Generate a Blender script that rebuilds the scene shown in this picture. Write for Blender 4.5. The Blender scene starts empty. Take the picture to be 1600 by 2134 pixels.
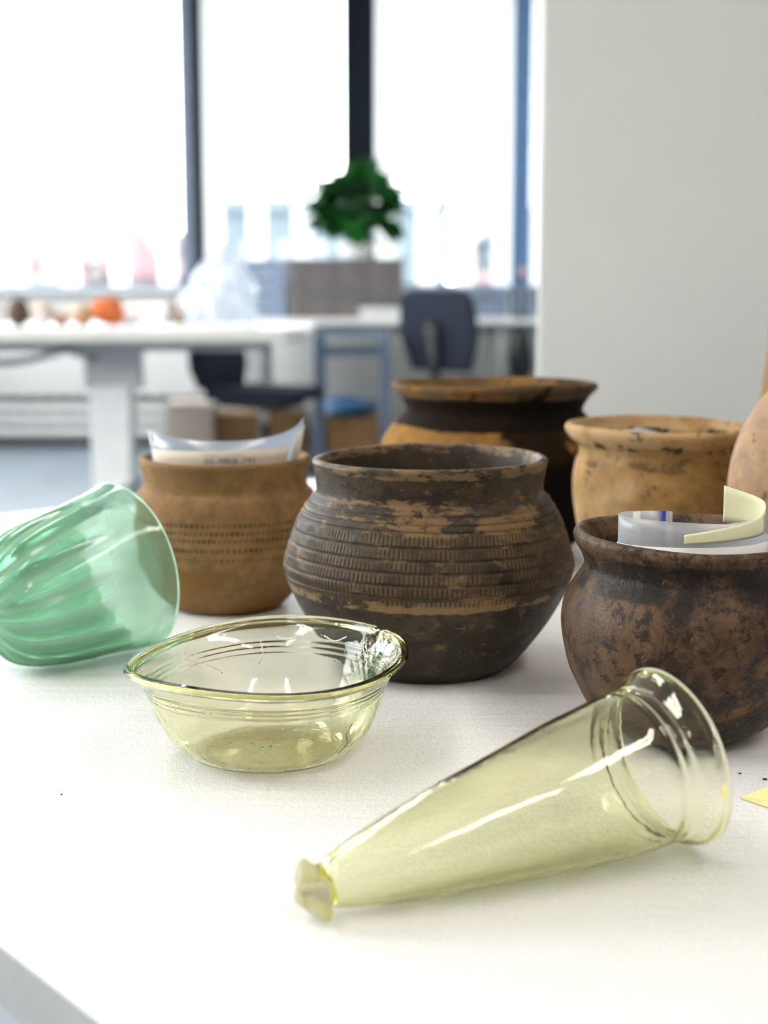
import bpy, bmesh, math, random
import numpy as np
from mathutils import Vector, Matrix, Euler

random.seed(7)
rng = np.random.default_rng(7)
PI = math.pi
scene = bpy.context.scene
COL = scene.collection

# ------------------------------------------------------------------ camera
cam_d = bpy.data.cameras.new('camera')
cam = bpy.data.objects.new('camera', cam_d)
COL.objects.link(cam)
cam_d.sensor_fit = 'HORIZONTAL'
cam_d.sensor_width = 26.667
cam_d.lens = 50.0
cam_d.clip_start = 0.02
cam_d.clip_end = 500
cam.location = (0, 0, 1.02)
cam.rotation_euler = (PI / 2 - math.atan(487 / 3000), 0, 0)
cam_d.dof.use_dof = True
cam_d.dof.focus_distance = 0.82
cam_d.dof.aperture_fstop = 6.0
scene.camera = cam

# ------------------------------------------------------------------ world, exposure
world = bpy.data.worlds.new('overcast_sky')
scene.world = world
world.use_nodes = True
wnt = world.node_tree
wbg = wnt.nodes['Background']
wbg.inputs['Color'].default_value = (0.93, 0.965, 1.0, 1)
wbg.inputs['Strength'].default_value = 8.0
scene.view_settings.view_transform = 'Standard'
scene.view_settings.look = 'None'
scene.view_settings.gamma = 1.0
scene.view_settings.use_curve_mapping = False
scene.view_settings.exposure = 0.55
cy = scene.cycles
cy.max_bounces = 12
cy.diffuse_bounces = 3
cy.glossy_bounces = 4
cy.transmission_bounces = 10
cy.transparent_max_bounces = 12
cy.use_adaptive_sampling = True
cy.adaptive_threshold = 0.17
cy.use_denoising = True
cy.sample_clamp_indirect = 6.0
cy.caustics_refractive = True
cy.caustics_reflective = False
cy.blur_glossy = 0.5


def portal(name, loc, sx, sy, rot):
    l = bpy.data.lights.new(name, 'AREA')
    l.shape = 'RECTANGLE'
    l.size, l.size_y = sx, sy
    l.cycles.is_portal = True
    o = bpy.data.objects.new(name, l)
    o.location = loc
    o.rotation_euler = rot
    COL.objects.link(o)


# daylight comes in through the two window fronts
portal('portal_back', (0.3, 9.12, 1.95), 7.0, 1.98, (-PI / 2, 0, 0))
portal('portal_left', (-3.3, 4.35, 1.95), 7.9, 1.98, (PI / 2, 0, -PI / 2))

# ------------------------------------------------------------------ helpers


def link_nt(name):
    m = bpy.data.materials.new(name)
    m.use_nodes = True
    nt = m.node_tree
    return m, nt, nt.nodes['Principled BSDF'], nt.nodes['Material Output']


def _set(nt, sock, v):
    if isinstance(v, bpy.types.NodeSocket):
        nt.links.new(v, sock)
    elif isinstance(v, (tuple, list)) and len(v) == 3 and sock.type == 'RGBA':
        sock.default_value = (*v, 1)
    else:
        sock.default_value = v


def n_coord(nt, scale=(1, 1, 1), loc=(0, 0, 0), kind='Object'):
    tc = nt.nodes.new('ShaderNodeTexCoord')
    mp = nt.nodes.new('ShaderNodeMapping')
    mp.inputs['Scale'].default_value = scale
    mp.inputs['Location'].default_value = loc
    nt.links.new(tc.outputs[kind], mp.inputs['Vector'])
    return mp.outputs['Vector']


def n_noise(nt, vec, scale, detail=4, rough=0.55, dist=0.0):
    n = nt.nodes.new('ShaderNodeTexNoise')
    nt.links.new(vec, n.inputs['Vector'])
    n.inputs['Scale'].default_value = scale
    n.inputs['Detail'].default_value = detail
    n.inputs['Roughness'].default_value = rough
    n.inputs['Distortion'].default_value = dist
    return n.outputs[0]


def n_map(nt, v, lo, hi, a=0.0, b=1.0):
    n = nt.nodes.new('ShaderNodeMapRange')
    n.interpolation_type = 'SMOOTHSTEP'
    nt.links.new(v, n.inputs['Value'])
    for k, x in (('From Min', lo), ('From Max', hi), ('To Min', a), ('To Max', b)):
        n.inputs[k].default_value = x
    return n.outputs[0]


def n_mix(nt, fac, a, b, mode='MIX'):
    n = nt.nodes.new('ShaderNodeMix')
    n.data_type = 'RGBA'
    n.blend_type = mode
    _set(nt, n.inputs[0], fac)
    _set(nt, n.inputs[6], a)
    _set(nt, n.inputs[7], b)
    return n.outputs[2]


def n_math(nt, op, a, b=0.0):
    n = nt.nodes.new('ShaderNodeMath')
    n.operation = op
    _set(nt, n.inputs[0], a)
    _set(nt, n.inputs[1], b)
    return n.outputs[0]


def n_attr(nt, name):
    n = nt.nodes.new('ShaderNodeAttribute')
    n.attribute_name = name
    return n.outputs['Fac']


def n_bump(nt, h, strength, dist=0.001):
    n = nt.nodes.new('ShaderNodeBump')
    nt.links.new(h, n.inputs['Height'])
    n.inputs['Strength'].default_value = strength
    n.inputs['Distance'].default_value = dist
    return n.outputs[0]


def n_z(nt):
    tc = nt.nodes.new('ShaderNodeTexCoord')
    s = nt.nodes.new('ShaderNodeSeparateXYZ')
    nt.links.new(tc.outputs['Object'], s.inputs[0])
    return s.outputs


def plain(name, col, rough=0.5, metal=0.0, var=0.06, scale=14.0, spec=0.5, bump=0.0):
    m, nt, b, out = link_nt(name)
    v = n_noise(nt, n_coord(nt), scale, 5, 0.6)
    lo = tuple(max(0, c * (1 - var)) for c in col)
    hi = tuple(min(1, c * (1 + var)) for c in col)
    _set(nt, b.inputs['Base Color'], n_mix(nt, n_map(nt, v, 0.3, 0.7), lo, hi))
    b.inputs['Roughness'].default_value = rough
    b.inputs['Metallic'].default_value = metal
    b.inputs['Specular IOR Level'].default_value = spec
    if bump:
        _set(nt, b.inputs['Normal'], n_bump(nt, n_noise(nt, n_coord(nt), scale * 8, 3), bump, 0.002))
    return m


def clay(name, base, layers_, rough=0.75, spec=0.35, bump=0.35, bscale=420, seed=0.0, attrs=()):
    """fired clay: a base colour with layers of irregular stains
    layer = dict(c, s, lo, hi, st, z=(z0,z1,soft), d=(angle,width), a=amount)"""
    layers = layers_
    m, nt, b, out = link_nt(name)
    fine = n_noise(nt, n_coord(nt, loc=(seed, 0, 0)), 60, 6, 0.65)
    col = n_mix(nt, n_map(nt, fine, 0.25, 0.75), tuple(c * 0.72 for c in base), tuple(min(1, c * 1.28) for c in base))
    xyz = n_z(nt)
    for i, L in enumerate(layers):
        v = n_noise(nt, n_coord(nt, scale=L.get('st', (1, 1, 1)), loc=(seed + 3.1 * i, 1.7 * i, 0)), L['s'], L.get('det', 6), L.get('r', 0.62), L.get('dist', 0.3))
        if 'z' in L:
            z0, z1, sf = L['z']
            k = n_math(nt, 'MULTIPLY', n_map(nt, xyz[2], z0 - sf, z0 + sf), n_map(nt, xyz[2], z1 - sf, z1 + sf, 1.0, 0.0))
            v = n_math(nt, 'SUBTRACT', v, n_math(nt, 'MULTIPLY', n_math(nt, 'SUBTRACT', 1.0, k), L.get('zk', 0.45)))
        if 'd' in L:
            ang, wd = L['d']
            n = nt.nodes.new('ShaderNodeVectorMath')
            n.operation = 'DOT_PRODUCT'
            tc = nt.nodes.new('ShaderNodeTexCoord')
            nt.links.new(tc.outputs['Object'], n.inputs[0])
            n.inputs[1].default_value = (math.cos(ang), math.sin(ang), 0)
            k = n_map(nt, n.outputs['Value'], L.get('d0', 0.0), L.get('d0', 0.0) + wd, 1.0, 0.0)
            v = n_math(nt, 'SUBTRACT', v, n_math(nt, 'MULTIPLY', k, 0.45))
        f = n_math(nt, 'MULTIPLY', n_map(nt, v, L['lo'], L['hi']), L.get('a', 1.0))
        col = n_mix(nt, f, col, L['c'])
    for nm, c, a in attrs:
        col = n_mix(nt, n_math(nt, 'MULTIPLY', n_attr(nt, nm), a), col, c)
    _set(nt, b.inputs['Base Color'], col)
    _set(nt, b.inputs['Roughness'], n_map(nt, fine, 0.3, 0.7, rough - 0.1, rough + 0.1))
    b.inputs['Specular IOR Level'].default_value = spec
    h = n_math(nt, 'ADD', n_noise(nt, n_coord(nt, loc=(seed, 2, 0)), bscale, 4, 0.6), n_math(nt, 'MULTIPLY', fine, 1.5))
    _set(nt, b.inputs['Normal'], n_bump(nt, h, bump, 0.0012))
    return m


def glass(name, sigma, rough=0.0, ior=1.48, cloud=None, wav=0.06, bubbles=0.0, stria=None):
    m, nt, b, out = link_nt(name)
    b.inputs['Base Color'].default_value = (1, 1, 1, 1)
    b.inputs['Transmission Weight'].default_value = 1.0
    b.inputs['Roughness'].default_value = rough
    b.inputs['IOR'].default_value = ior
    h = n_noise(nt, n_coord(nt), 55, 3, 0.5)
    if stria:
        h = n_math(nt, 'ADD', h, n_math(nt, 'MULTIPLY', n_noise(nt, n_coord(nt, scale=stria), 40, 2, 0.5, 0.6), 0.9))
    if bubbles:
        vo = nt.nodes.new('ShaderNodeTexVoronoi')
        vo.inputs['Scale'].default_value = 170
        nt.links.new(n_coord(nt), vo.inputs['Vector'])
        h = n_math(nt, 'ADD', h, n_math(nt, 'MULTIPLY', n_map(nt, vo.outputs['Distance'], 0.10, 0.22, 1, 0), bubbles))
    _set(nt, b.inputs['Normal'], n_bump(nt, h, wav, 0.003))
    mx = max(sigma) * 1.05
    va = nt.nodes.new('ShaderNodeVolumeAbsorption')
    va.inputs['Density'].default_value = mx
    va.inputs['Color'].default_value = (*(1 - s / mx for s in sigma), 1)
    nt.links.new(va.outputs[0], out.inputs['Volume'])
    if cloud:
        c, lo, hi, amt = cloud
        d = nt.nodes.new('ShaderNodeBsdfDiffuse')
        t = nt.nodes.new('ShaderNodeBsdfTranslucent')
        d.inputs['Color'].default_value = t.inputs['Color'].default_value = (*c, 1)
        a = nt.nodes.new('ShaderNodeAddShader')
        mm = nt.nodes.new('ShaderNodeMixShader')
        mm.inputs[0].default_value = 0.5
        nt.links.new(d.outputs[0], mm.inputs[1])
        nt.links.new(t.outputs[0], mm.inputs[2])
        v = n_noise(nt, n_coord(nt), 22, 7, 0.65, 0.8)
        f = n_math(nt, 'MULTIPLY', n_map(nt, v, lo, hi), amt)
        f = n_math(nt, 'MAXIMUM', f, n_attr(nt, 'haze'))
        ms = nt.nodes.new('ShaderNodeMixShader')
        nt.links.new(f, ms.inputs[0])
        nt.links.new(b.outputs[0], ms.inputs[1])
        nt.links.new(mm.outputs[0], ms.inputs[2])
        nt.links.new(ms.outputs[0], out.inputs['Surface'])
    return m


def film(name, col, clear=0.5, gloss=0.12, rough=0.15):
    """thin plastic film: clear, milky and glossy at once"""
    m, nt, b, out = link_nt(name)
    tr = nt.nodes.new('ShaderNodeBsdfTransparent')
    tl = nt.nodes.new('ShaderNodeBsdfTranslucent')
    df = nt.nodes.new('ShaderNodeBsdfDiffuse')
    gl = nt.nodes.new('ShaderNodeBsdfGlossy')
    for s in (tl, df):
        s.inputs['Color'].default_value = (*col, 1)
    gl.inputs['Roughness'].default_value = rough
    v = n_noise(nt, n_coord(nt), 60, 5, 0.6)
    bn = n_bump(nt, v, 0.25, 0.003)
    nt.links.new(bn, gl.inputs['Normal'])
    m1 = nt.nodes.new('ShaderNodeMixShader')
    m2 = nt.nodes.new('ShaderNodeMixShader')
    m3 = nt.nodes.new('ShaderNodeMixShader')
    m1.inputs[0].default_value = 0.5
    nt.links.new(tl.outputs[0], m1.inputs[1])
    nt.links.new(df.outputs[0], m1.inputs[2])
    m2.inputs[0].default_value = clear
    nt.links.new(m1.outputs[0], m2.inputs[1])
    nt.links.new(tr.outputs[0], m2.inputs[2])
    m3.inputs[0].default_value = gloss
    nt.links.new(m2.outputs[0], m3.inputs[1])
    nt.links.new(gl.outputs[0], m3.inputs[2])
    nt.links.new(m3.outputs[0], out.inputs['Surface'])
    return m


def emit(name, col, s):
    m, nt, b, out = link_nt(name)
    v = n_noise(nt, n_coord(nt), 3)
    _set(nt, b.inputs['Emission Color'], n_mix(nt, v, col, tuple(c * 0.98 for c in col)))
    b.inputs['Emission Strength'].default_value = s
    return m


def tag(o, label=None, cat=None, group=None, kind=None):
    if label: o['label'] = label
    if cat: o['category'] = cat
    if group: o['group'] = group
    if kind: o['kind'] = kind
    return o


def thing(name, label, cat, loc=(0, 0, 0), rot=(0, 0, 0), group=None):
    o = bpy.data.objects.new(name, None)
    o.empty_display_size = 0.05
    o.location = loc
    o.rotation_euler = rot
    COL.objects.link(o)
    return tag(o, label, cat, group)


def copy_tree(o, parent=None):
    c = o.copy()
    COL.objects.link(c)
    c.parent = parent
    for ch in o.children:
        copy_tree(ch, c)
    return c


def np_mesh(name, V, F4=None, F3=None, attrs=None, smooth=True):
    me = bpy.data.meshes.new(name)
    V = np.asarray(V, dtype=np.float32)
    F4 = np.zeros((0, 4), np.int32) if F4 is None else np.asarray(F4, np.int32).reshape(-1, 4)
    F3 = np.zeros((0, 3), np.int32) if F3 is None else np.asarray(F3, np.int32).reshape(-1, 3)
    me.vertices.add(len(V))
    me.vertices.foreach_set('co', V.ravel())
    idx = np.concatenate([F4.ravel(), F3.ravel()])
    me.loops.add(len(idx))
    me.loops.foreach_set('vertex_index', idx)
    st = np.concatenate([np.arange(len(F4)) * 4, len(F4) * 4 + np.arange(len(F3)) * 3])
    me.polygons.add(len(st))
    me.polygons.foreach_set('loop_start', st.astype(np.int32))
    me.update(calc_edges=True)
    me.validate()
    if smooth:
        me.polygons.foreach_set('use_smooth', np.ones(len(me.polygons), bool))
    for k, v in (attrs or {}).items():
        a = me.attributes.new(k, 'FLOAT', 'POINT')
        a.data.foreach_set('value', np.asarray(v, np.float32).ravel())
    return me


def link(name, me, mat=None, parent=None, loc=(0, 0, 0), rot=(0, 0, 0), bev=0.0, seg=2):
    o = bpy.data.objects.new(name, me)
    COL.objects.link(o)
    o.location = loc
    o.rotation_euler = rot
    if mat and not me.materials:
        me.materials.append(mat)
    if parent: o.parent = parent
    if bev:
        md = o.modifiers.new('bevel', 'BEVEL')
        md.width = bev
        md.segments = seg
        md.limit_method = 'ANGLE'
    return o


class MB:
    def __init__(self):
        self.v, self.f = [], []

    def box(self, x0, x1, y0, y1, z0, z1):
        k = len(self.v)
        self.v += [(x0, y0, z0), (x1, y0, z0), (x1, y1, z0), (x0, y1, z0), (x0, y0, z1), (x1, y0, z1), (x1, y1, z1), (x0, y1, z1)]
        self.f += [tuple(k + i for i in q) for q in ((0, 3, 2, 1), (4, 5, 6, 7), (0, 1, 5, 4), (1, 2, 6, 5), (2, 3, 7, 6), (3, 0, 4, 7))]
        return self

    def prism(self, pts, z0, z1, axes=(0, 1, 2)):
        """polygon pts (counter-clockwise in the first two axes) swept along the third"""
        k = len(self.v)
        n = len(pts)
        for z in (z0, z1):
            for a, b in pts:
                p = [0, 0, 0]
                p[axes[0]], p[axes[1]], p[axes[2]] = a, b, z
                self.v.append(tuple(p))
        self.f.append(tuple(k + n - 1 - i for i in range(n)))
        self.f.append(tuple(k + n + i for i in range(n)))
        for i in range(n):
            j = (i + 1) % n
            self.f.append((k + i, k + j, k + n + j, k + n + i))
        return self

    def tube(self, path, r, n=10):
        P = [Vector(p) for p in path]
        k0 = len(self.v)
        rr = r if isinstance(r, (list, tuple)) else [r] * len(P)
        up = Vector((0.13, 0.29, 0.95)).normalized()
        for i, p in enumerate(P):
            t = (P[min(i + 1, len(P) - 1)] - P[max(i - 1, 0)]).normalized()
            a = t.cross(up)
            if a.length < 0.1:
                a = t.cross(Vector((1, 0, 0)))
            a.normalize()
            b = t.cross(a)
            for j in range(n):
                q = p + rr[i] * (math.cos(2 * PI * j / n) * a + math.sin(2 * PI * j / n) * b)
                self.v.append(tuple(q))
        for i in range(len(P) - 1):
            for j in range(n):
                j2 = (j + 1) % n
                self.f.append((k0 + i * n + j, k0 + i * n + j2, k0 + (i + 1) * n + j2, k0 + (i + 1) * n + j))
        self.f.append(tuple(k0 + n - 1 - j for j in range(n)))
        self.f.append(tuple(k0 + (len(P) - 1) * n + j for j in range(n)))
        return self

    def mesh(self, name, smooth=False):
        me = bpy.data.meshes.new(name)
        me.from_pydata(self.v, [], self.f)
        me.update()
        bm = bmesh.new()
        bm.from_mesh(me)
        bmesh.ops.recalc_face_normals(bm, faces=bm.faces)
        bm.to_mesh(me)
        bm.free()
        if smooth:
            for p in me.polygons: p.use_smooth = len(p.vertices) == 4
        return me

    def build(self, name, mat, parent=None, loc=(0, 0, 0), rot=(0, 0, 0), bev=0.0, seg=2, smooth=False):
        return link(name, self.mesh(name, smooth), mat, parent, loc, rot, bev, seg)


def box(name, mat, parent, x0, x1, y0, y1, z0, z1, bev=0.0, seg=2, **k):
    return MB().box(x0, x1, y0, y1, z0, z1).build(name, mat, parent, bev=bev, seg=seg, **k)


def catmull(P, n):
    """n points along a Catmull-Rom curve through P, evenly spaced by length"""
    P = np.asarray(P, float)
    Q = np.vstack([2 * P[0] - P[1], P, 2 * P[-1] - P[-2]])
    out = []
    for i in range(1, len(Q) - 2):
        t = np.linspace(0, 1, 24, endpoint=False)[:, None]
        a, b, c, d = Q[i - 1], Q[i], Q[i + 1], Q[i + 2]
        out.append(0.5 * (2 * b + (c - a) * t + (2 * a - 5 * b + 4 * c - d) * t ** 2 + (3 * b - a - 3 * c + d) * t ** 3))
    C = np.vstack(out + [P[-1:]])
    s = np.r_[0, np.cumsum(np.linalg.norm(np.diff(C, axis=0), axis=1))]
    q = np.linspace(0, s[-1], n)
    return np.stack([np.interp(q, s, C[:, k]) for k in range(P.shape[1])], 1)


def vessel_profile(outer, thick, n_out, n_in, n_lip=7, lip=None, floor_t=None, base_n=8):
    """closed profile: base centre, outer wall up to the lip, round lip, inner wall down to the inner base centre.
    returns array (r, z, tag) tag 0 base,1 outer,2 lip,3 inner"""
    O = catmull(outer, n_out)
    t = np.gradient(O, axis=0)
    t /= np.linalg.norm(t, axis=1)[:, None] + 1e-12
    nrm = np.stack([-t[:, 1], t[:, 0]], 1)          # towards the axis / inside
    I = O + nrm * thick
    I[:, 0] = np.maximum(I[:, 0], 0.0008)
    ft = thick if floor_t is None else floor_t
    keep = I[:, 1] > O[0, 1] + ft
    k0 = np.argmax(keep)
    I = I[k0:]
    si = np.r_[0, np.cumsum(np.linalg.norm(np.diff(I, axis=0), axis=1))]
    qi = np.linspace(si[-1], 0, n_in)
    I = np.stack([np.interp(qi, si, I[:, 0]), np.interp(qi, si, I[:, 1])], 1)
    base = np.stack([np.linspace(0, O[0, 0], base_n + 1)[1:-1], np.full(base_n - 1, O[0, 1])], 1)
    c = (O[-1] + I[0]) / 2
    h = (O[-1] - I[0]) / 2
    up = t[-1] * np.linalg.norm(h) * (lip or 1.0)
    a = np.linspace(0, PI, n_lip + 2)[1:-1]
    Lp = c + np.cos(a)[:, None] * h + np.sin(a)[:, None] * up
    fl = np.stack([np.linspace(I[-1, 0], 0, base_n + 1)[1:-1], np.full(base_n - 1, I[-1, 1])], 1)
    R = np.vstack([base, O, Lp, I, fl])
    tg = np.r_[np.zeros(len(base)), np.ones(len(O)), np.full(len(Lp), 2), np.full(len(I) + len(fl), 3)]
    return np.column_stack([R, tg])


def lathe(prof, nseg, disp=None, attrs=None):
    th = np.linspace(0, 2 * PI, nseg, endpoint=False)
    R = np.repeat(prof[:, 0:1], nseg, 1)
    Z = np.repeat(prof[:, 1:2], nseg, 1)
    T = np.repeat(th[None], len(prof), 0)
    G = np.repeat(prof[:, 2:3], nseg, 1)
    at = attrs(T, R, Z, G) if attrs else {}
    if disp:
        R, Z = disp(T, R, Z, G)
    V = np.stack([R * np.cos(T), R * np.sin(T), Z], -1).reshape(-1, 3)
    K = len(prof)
    k, j = np.meshgrid(np.arange(K - 1), np.arange(nseg), indexing='ij')
    j2 = (j + 1) % nseg
    F = np.stack([k * nseg + j, k * nseg + j2, (k + 1) * nseg + j2, (k + 1) * nseg + j], -1).reshape(-1, 4)
    n0 = len(V)
    V = np.vstack([V, [[0, 0, Z[0].mean()]], [[0, 0, Z[-1].mean()]]])
    jj = np.arange(nseg)
    F3 = np.vstack([np.stack([np.full(nseg, n0), (jj + 1) % nseg, jj], 1),
                    np.stack([np.full(nseg, n0 + 1), (K - 1) * nseg + jj, (K - 1) * nseg + (jj + 1) % nseg], 1)])
    A = {q: np.r_[np.asarray(v, float).ravel(), 0, 0] for q, v in at.items()}
    return V, F, F3, A


def wob(T, Z, amp, seed, k=5, zf=40.0):
    r = np.random.default_rng(seed)
    out = 0
    for i in range(1, k + 1):
        out = out + np.sin(i * T + r.uniform(0, 6.3) + zf * r.uniform(-1, 1) * Z) * r.uniform(0.4, 1) / i
    return amp * out


def sheet(path, z_lo, z_hi, thick, nz=6, n=60, path_lo=None):
    """upright curved strip of thickness `thick` following the plan path (path_lo at its foot); z_lo/z_hi: functions of 0..1"""
    P = catmull(path, n)
    PL = P if path_lo is None else catmull(path_lo, n)
    t = np.gradient(P, axis=0)
    t /= np.linalg.norm(t, axis=1)[:, None]
    nr = np.stack([t[:, 1], -t[:, 0]], 1)
    V, F = [], []
    s = np.linspace(0, 1, n)
    for side in (0.5, -0.5):
        for i in range(n):
            for k in range(nz):
                z = z_lo(s[i]) + (z_hi(s[i]) - z_lo(s[i])) * k / (nz - 1)
                f = k / (nz - 1)
                V.append((*(PL[i] * (1 - f) + P[i] * f + nr[i] * thick * side), z))
    m = n * nz
    for i in range(n - 1):
        for k in range(nz - 1):
            a, b, c, d = i * nz + k, (i + 1) * nz + k, (i + 1) * nz + k + 1, i * nz + k + 1
            F.append((a, b, c, d))
            F.append((m + d, m + c, m + b, m + a))
    for i in range(n - 1):
        a, b = i * nz, (i + 1) * nz
        F.append((a, m + a, m + b, b))
        a, b = a + nz - 1, b + nz - 1
        F.append((a, b, m + b, m + a))
    for i in (0, n - 1):
        for k in range(nz - 1):
            a, b = i * nz + k, i * nz + k + 1
            F.append((a, b, m + b, m + a) if i == 0 else (a, m + a, m + b, b))
    return np_mesh('sheet', V, F)


def axis_rot(d):
    return Vector(d).normalized().to_track_quat('Z', 'Y').to_euler()


# ------------------------------------------------------------------ materials of the room
def mat_plaster(name, col, sc=30, bump=0.15):
    m, nt, b, out = link_nt(name)
    v = n_noise(nt, n_coord(nt), 1.3, 5, 0.5)
    _set(nt, b.inputs['Base Color'], n_mix(nt, n_map(nt, v, 0.3, 0.7), tuple(c * 0.97 for c in col), col))
    b.inputs['Roughness'].default_value = 0.85
    _set(nt, b.inputs['Normal'], n_bump(nt, n_noise(nt, n_coord(nt), sc * 10, 3), bump, 0.002))
    return m


WALL = mat_plaster('painted_plaster', (0.60, 0.595, 0.565))
CEIL = mat_plaster('ceiling_paint', (0.82, 0.82, 0.80))
FLOOR = plain('grey_blue_linoleum', (0.20, 0.235, 0.28), 0.35, var=0.12, scale=5)
ALU = plain('dark_window_profile', (0.006, 0.009, 0.015), 0.5, var=0.1, spec=0.1)
GREYPAINT = plain('grey_window_profile', (0.17, 0.21, 0.28), 0.4)
FLAREBLUE = plain('flare_tinted_profile', (0.06, 0.13, 0.25), 0.4)  # blue tint of the window flare, painted into the posts' colour
SILL = plain('sill_laminate', (0.50, 0.51, 0.52), 0.4)
WHITE = plain('white_laminate', (0.86, 0.855, 0.84), 0.35)
WHITEMET = plain('white_powder_coat', (0.74, 0.73, 0.71), 0.4)
EDGE = plain('cream_edge_band', (0.56, 0.53, 0.49), 0.5)
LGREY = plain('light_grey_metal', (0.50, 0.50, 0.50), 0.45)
DGREY = plain('dark_grey_metal', (0.13, 0.135, 0.14), 0.45)
BLACK = plain('black_plastic', (0.012, 0.013, 0.016), 0.45)
NAVY = plain('dark_blue_fabric', (0.010, 0.014, 0.028), 0.9, var=0.2, scale=60, bump=0.4)
STEEL = plain('blue_grey_steel', (0.13, 0.18, 0.27), 0.4, 0.3)
CARD = plain('brown_cardboard', (0.26, 0.14, 0.06), 0.9, var=0.12)
CREAMBOX = plain('cream_cardboard', (0.60, 0.50, 0.41), 0.85)
CRATE = plain('taupe_crate_plastic', (0.135, 0.118, 0.112), 0.5, var=0.08)
CRATEB = plain('pale_blue_crate_plastic', (0.26, 0.32, 0.44), 0.4, var=0.08)
BLUEBAG = plain('blue_plastic', (0.06, 0.17, 0.36), 0.35, var=0.3, scale=25)
PAPER = plain('white_paper', (0.80, 0.79, 0.76), 0.9, var=0.03)
FILM = film('clear_plastic_film', (0.86, 0.90, 0.96), 0.42, 0.14, 0.2)
LEAF = plain('leaf_green', (0.018, 0.12, 0.022), 0.4, var=0.5, scale=9)
STEM = plain('leaf_stem', (0.06, 0.14, 0.03), 0.6)
SOIL = plain('potting_soil', (0.03, 0.02, 0.012), 0.95, var=0.4, scale=50)


def mat_pane():
    m, nt, b, out = link_nt('window_glass')
    tr = nt.nodes.new('ShaderNodeBsdfTransparent')
    tr.inputs['Color'].default_value = (0.97, 0.985, 0.98, 1)
    gl = nt.nodes.new('ShaderNodeBsdfGlossy')
    gl.inputs['Roughness'].default_value = 0.01
    mx = nt.nodes.new('ShaderNodeMixShader')
    mx.inputs[0].default_value = 0.05
    nt.links.new(tr.outputs[0], mx.inputs[1])
    nt.links.new(gl.outputs[0], mx.inputs[2])
    nt.links.new(mx.outputs[0], out.inputs['Surface'])
    return m


PANE = mat_pane()


def mat_blind():
    m, nt, b, out = link_nt('white_blind_fabric')
    tl = nt.nodes.new('ShaderNodeBsdfTranslucent')
    df = nt.nodes.new('ShaderNodeBsdfDiffuse')
    mx = nt.nodes.new('ShaderNodeMixShader')
    mx.inputs[0].default_value = 0.45
    w = n_noise(nt, n_coord(nt, scale=(300, 300, 20)), 1.0, 1)
    c = n_mix(nt, w, (0.84, 0.84, 0.83), (0.92, 0.92, 0.91))
    nt.links.new(c, tl.inputs['Color'])
    nt.links.new(c, df.inputs['Color'])
    nt.links.new(tl.outputs[0], mx.inputs[1])
    nt.links.new(df.outputs[0], mx.inputs[2])
    nt.links.new(mx.outputs[0], out.inputs['Surface'])
    return m


BLIND = mat_blind()

# ------------------------------------------------------------------ the room
X0, X1, Y0, Y1, ZC = -3.2, 4.4, -3.6, 9.0, 3.05
SZ, WT = 0.955, 2.95      # window sill and window top


def struct(name, mb, mat, **k):
    return tag(mb.build(name, mat, **k), kind='structure')


struct('floor', MB().box(X0 - .25, X1 + .2, Y0 - .2, Y1 + .25, -0.1, 0), FLOOR)
struct('ceiling', MB().box(X0 - .25, X1 + .2, Y0 - .2, Y1 + .25, ZC, ZC + 0.12), CEIL)
struct('wall_right', MB().box(X1, X1 + .2, Y0, Y1, 0, ZC), WALL)
struct('wall_rear', MB().box(X0 - .25, X1 + .2, Y0 - .2, Y0, 0, ZC), WALL)
WALLB = mat_plaster('pale_parapet_plaster', (0.72, 0.715, 0.69))
struct('wall_back', MB().box(X0 - .25, X1 + .2, Y1, Y1 + .25, 0, SZ - 0.03).box(X0 - .25, X1 + .2, Y1, Y1 + .25, WT, ZC), WALLB)
struct('wall_left', MB().box(X0 - .25, X0, Y0, Y1, 0, SZ - 0.03).box(X0 - .25, X0, Y0, Y1, WT, ZC)
       .box(X0 - .25, X0, Y0, .4, SZ - .03, WT).box(X0 - .25, X0, 8.3, Y1, SZ - .03, WT), WALL)
# the bare pier right behind the table
_c, _s = math.cos(.17), math.sin(.17)
struct('wall_pier', MB().prism([(0.255 + a * _c + b * _s, 2.42 - a * _s + b * _c) for a, b in ((0, 0), (2.0, 0), (2.0, .55), (0, .55))], 0, ZC), WALL, bev=0.006, seg=3)
struct('baseboard_back', MB().box(X0, X1, Y1 - .015, Y1, 0, 0.09), LGREY)


def window(i, x0, x1, posts, axis='x', y=Y1):
    """a fixed light between posts; parts: pane, posts, rails, sill"""
    w = bpy.data.objects.new('window_%d' % i, None)
    COL.objects.link(w)
    tag(w, kind='structure')
    mid = y + 0.12 if axis == 'x' else X0 - 0.12
    w.location = (x0, mid, SZ) if axis == 'x' else (mid, x0, SZ)
    L = x1 - x0

    def put(name, a0, a1, b0, b1, c0, c1, mat, bev=0.0):
        if axis == 'x':
            return box(name, mat, w, a0, a1, b0, b1, c0, c1, bev)
        return box(name, mat, w, -b1, -b0, a0, a1, c0, c1, bev)
    put('pane', 0, L, -0.004, 0.004, 0, WT - SZ, PANE)
    put('bottom_rail', 0, L, -0.03, 0.03, 0, 0.035, GREYPAINT)
    put('top_rail', 0, L, -0.03, 0.03, WT - SZ - .05, WT - SZ, GREYPAINT)
    for (a, b, d, m) in posts:
        put('post', a - x0, b - x0, -d, 0.06, 0, WT - SZ, m, 0.004)
    put('sill', 0, L, -0.20, 0.10, -0.03, -0.002, SILL, 0.004)
    return w


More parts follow.
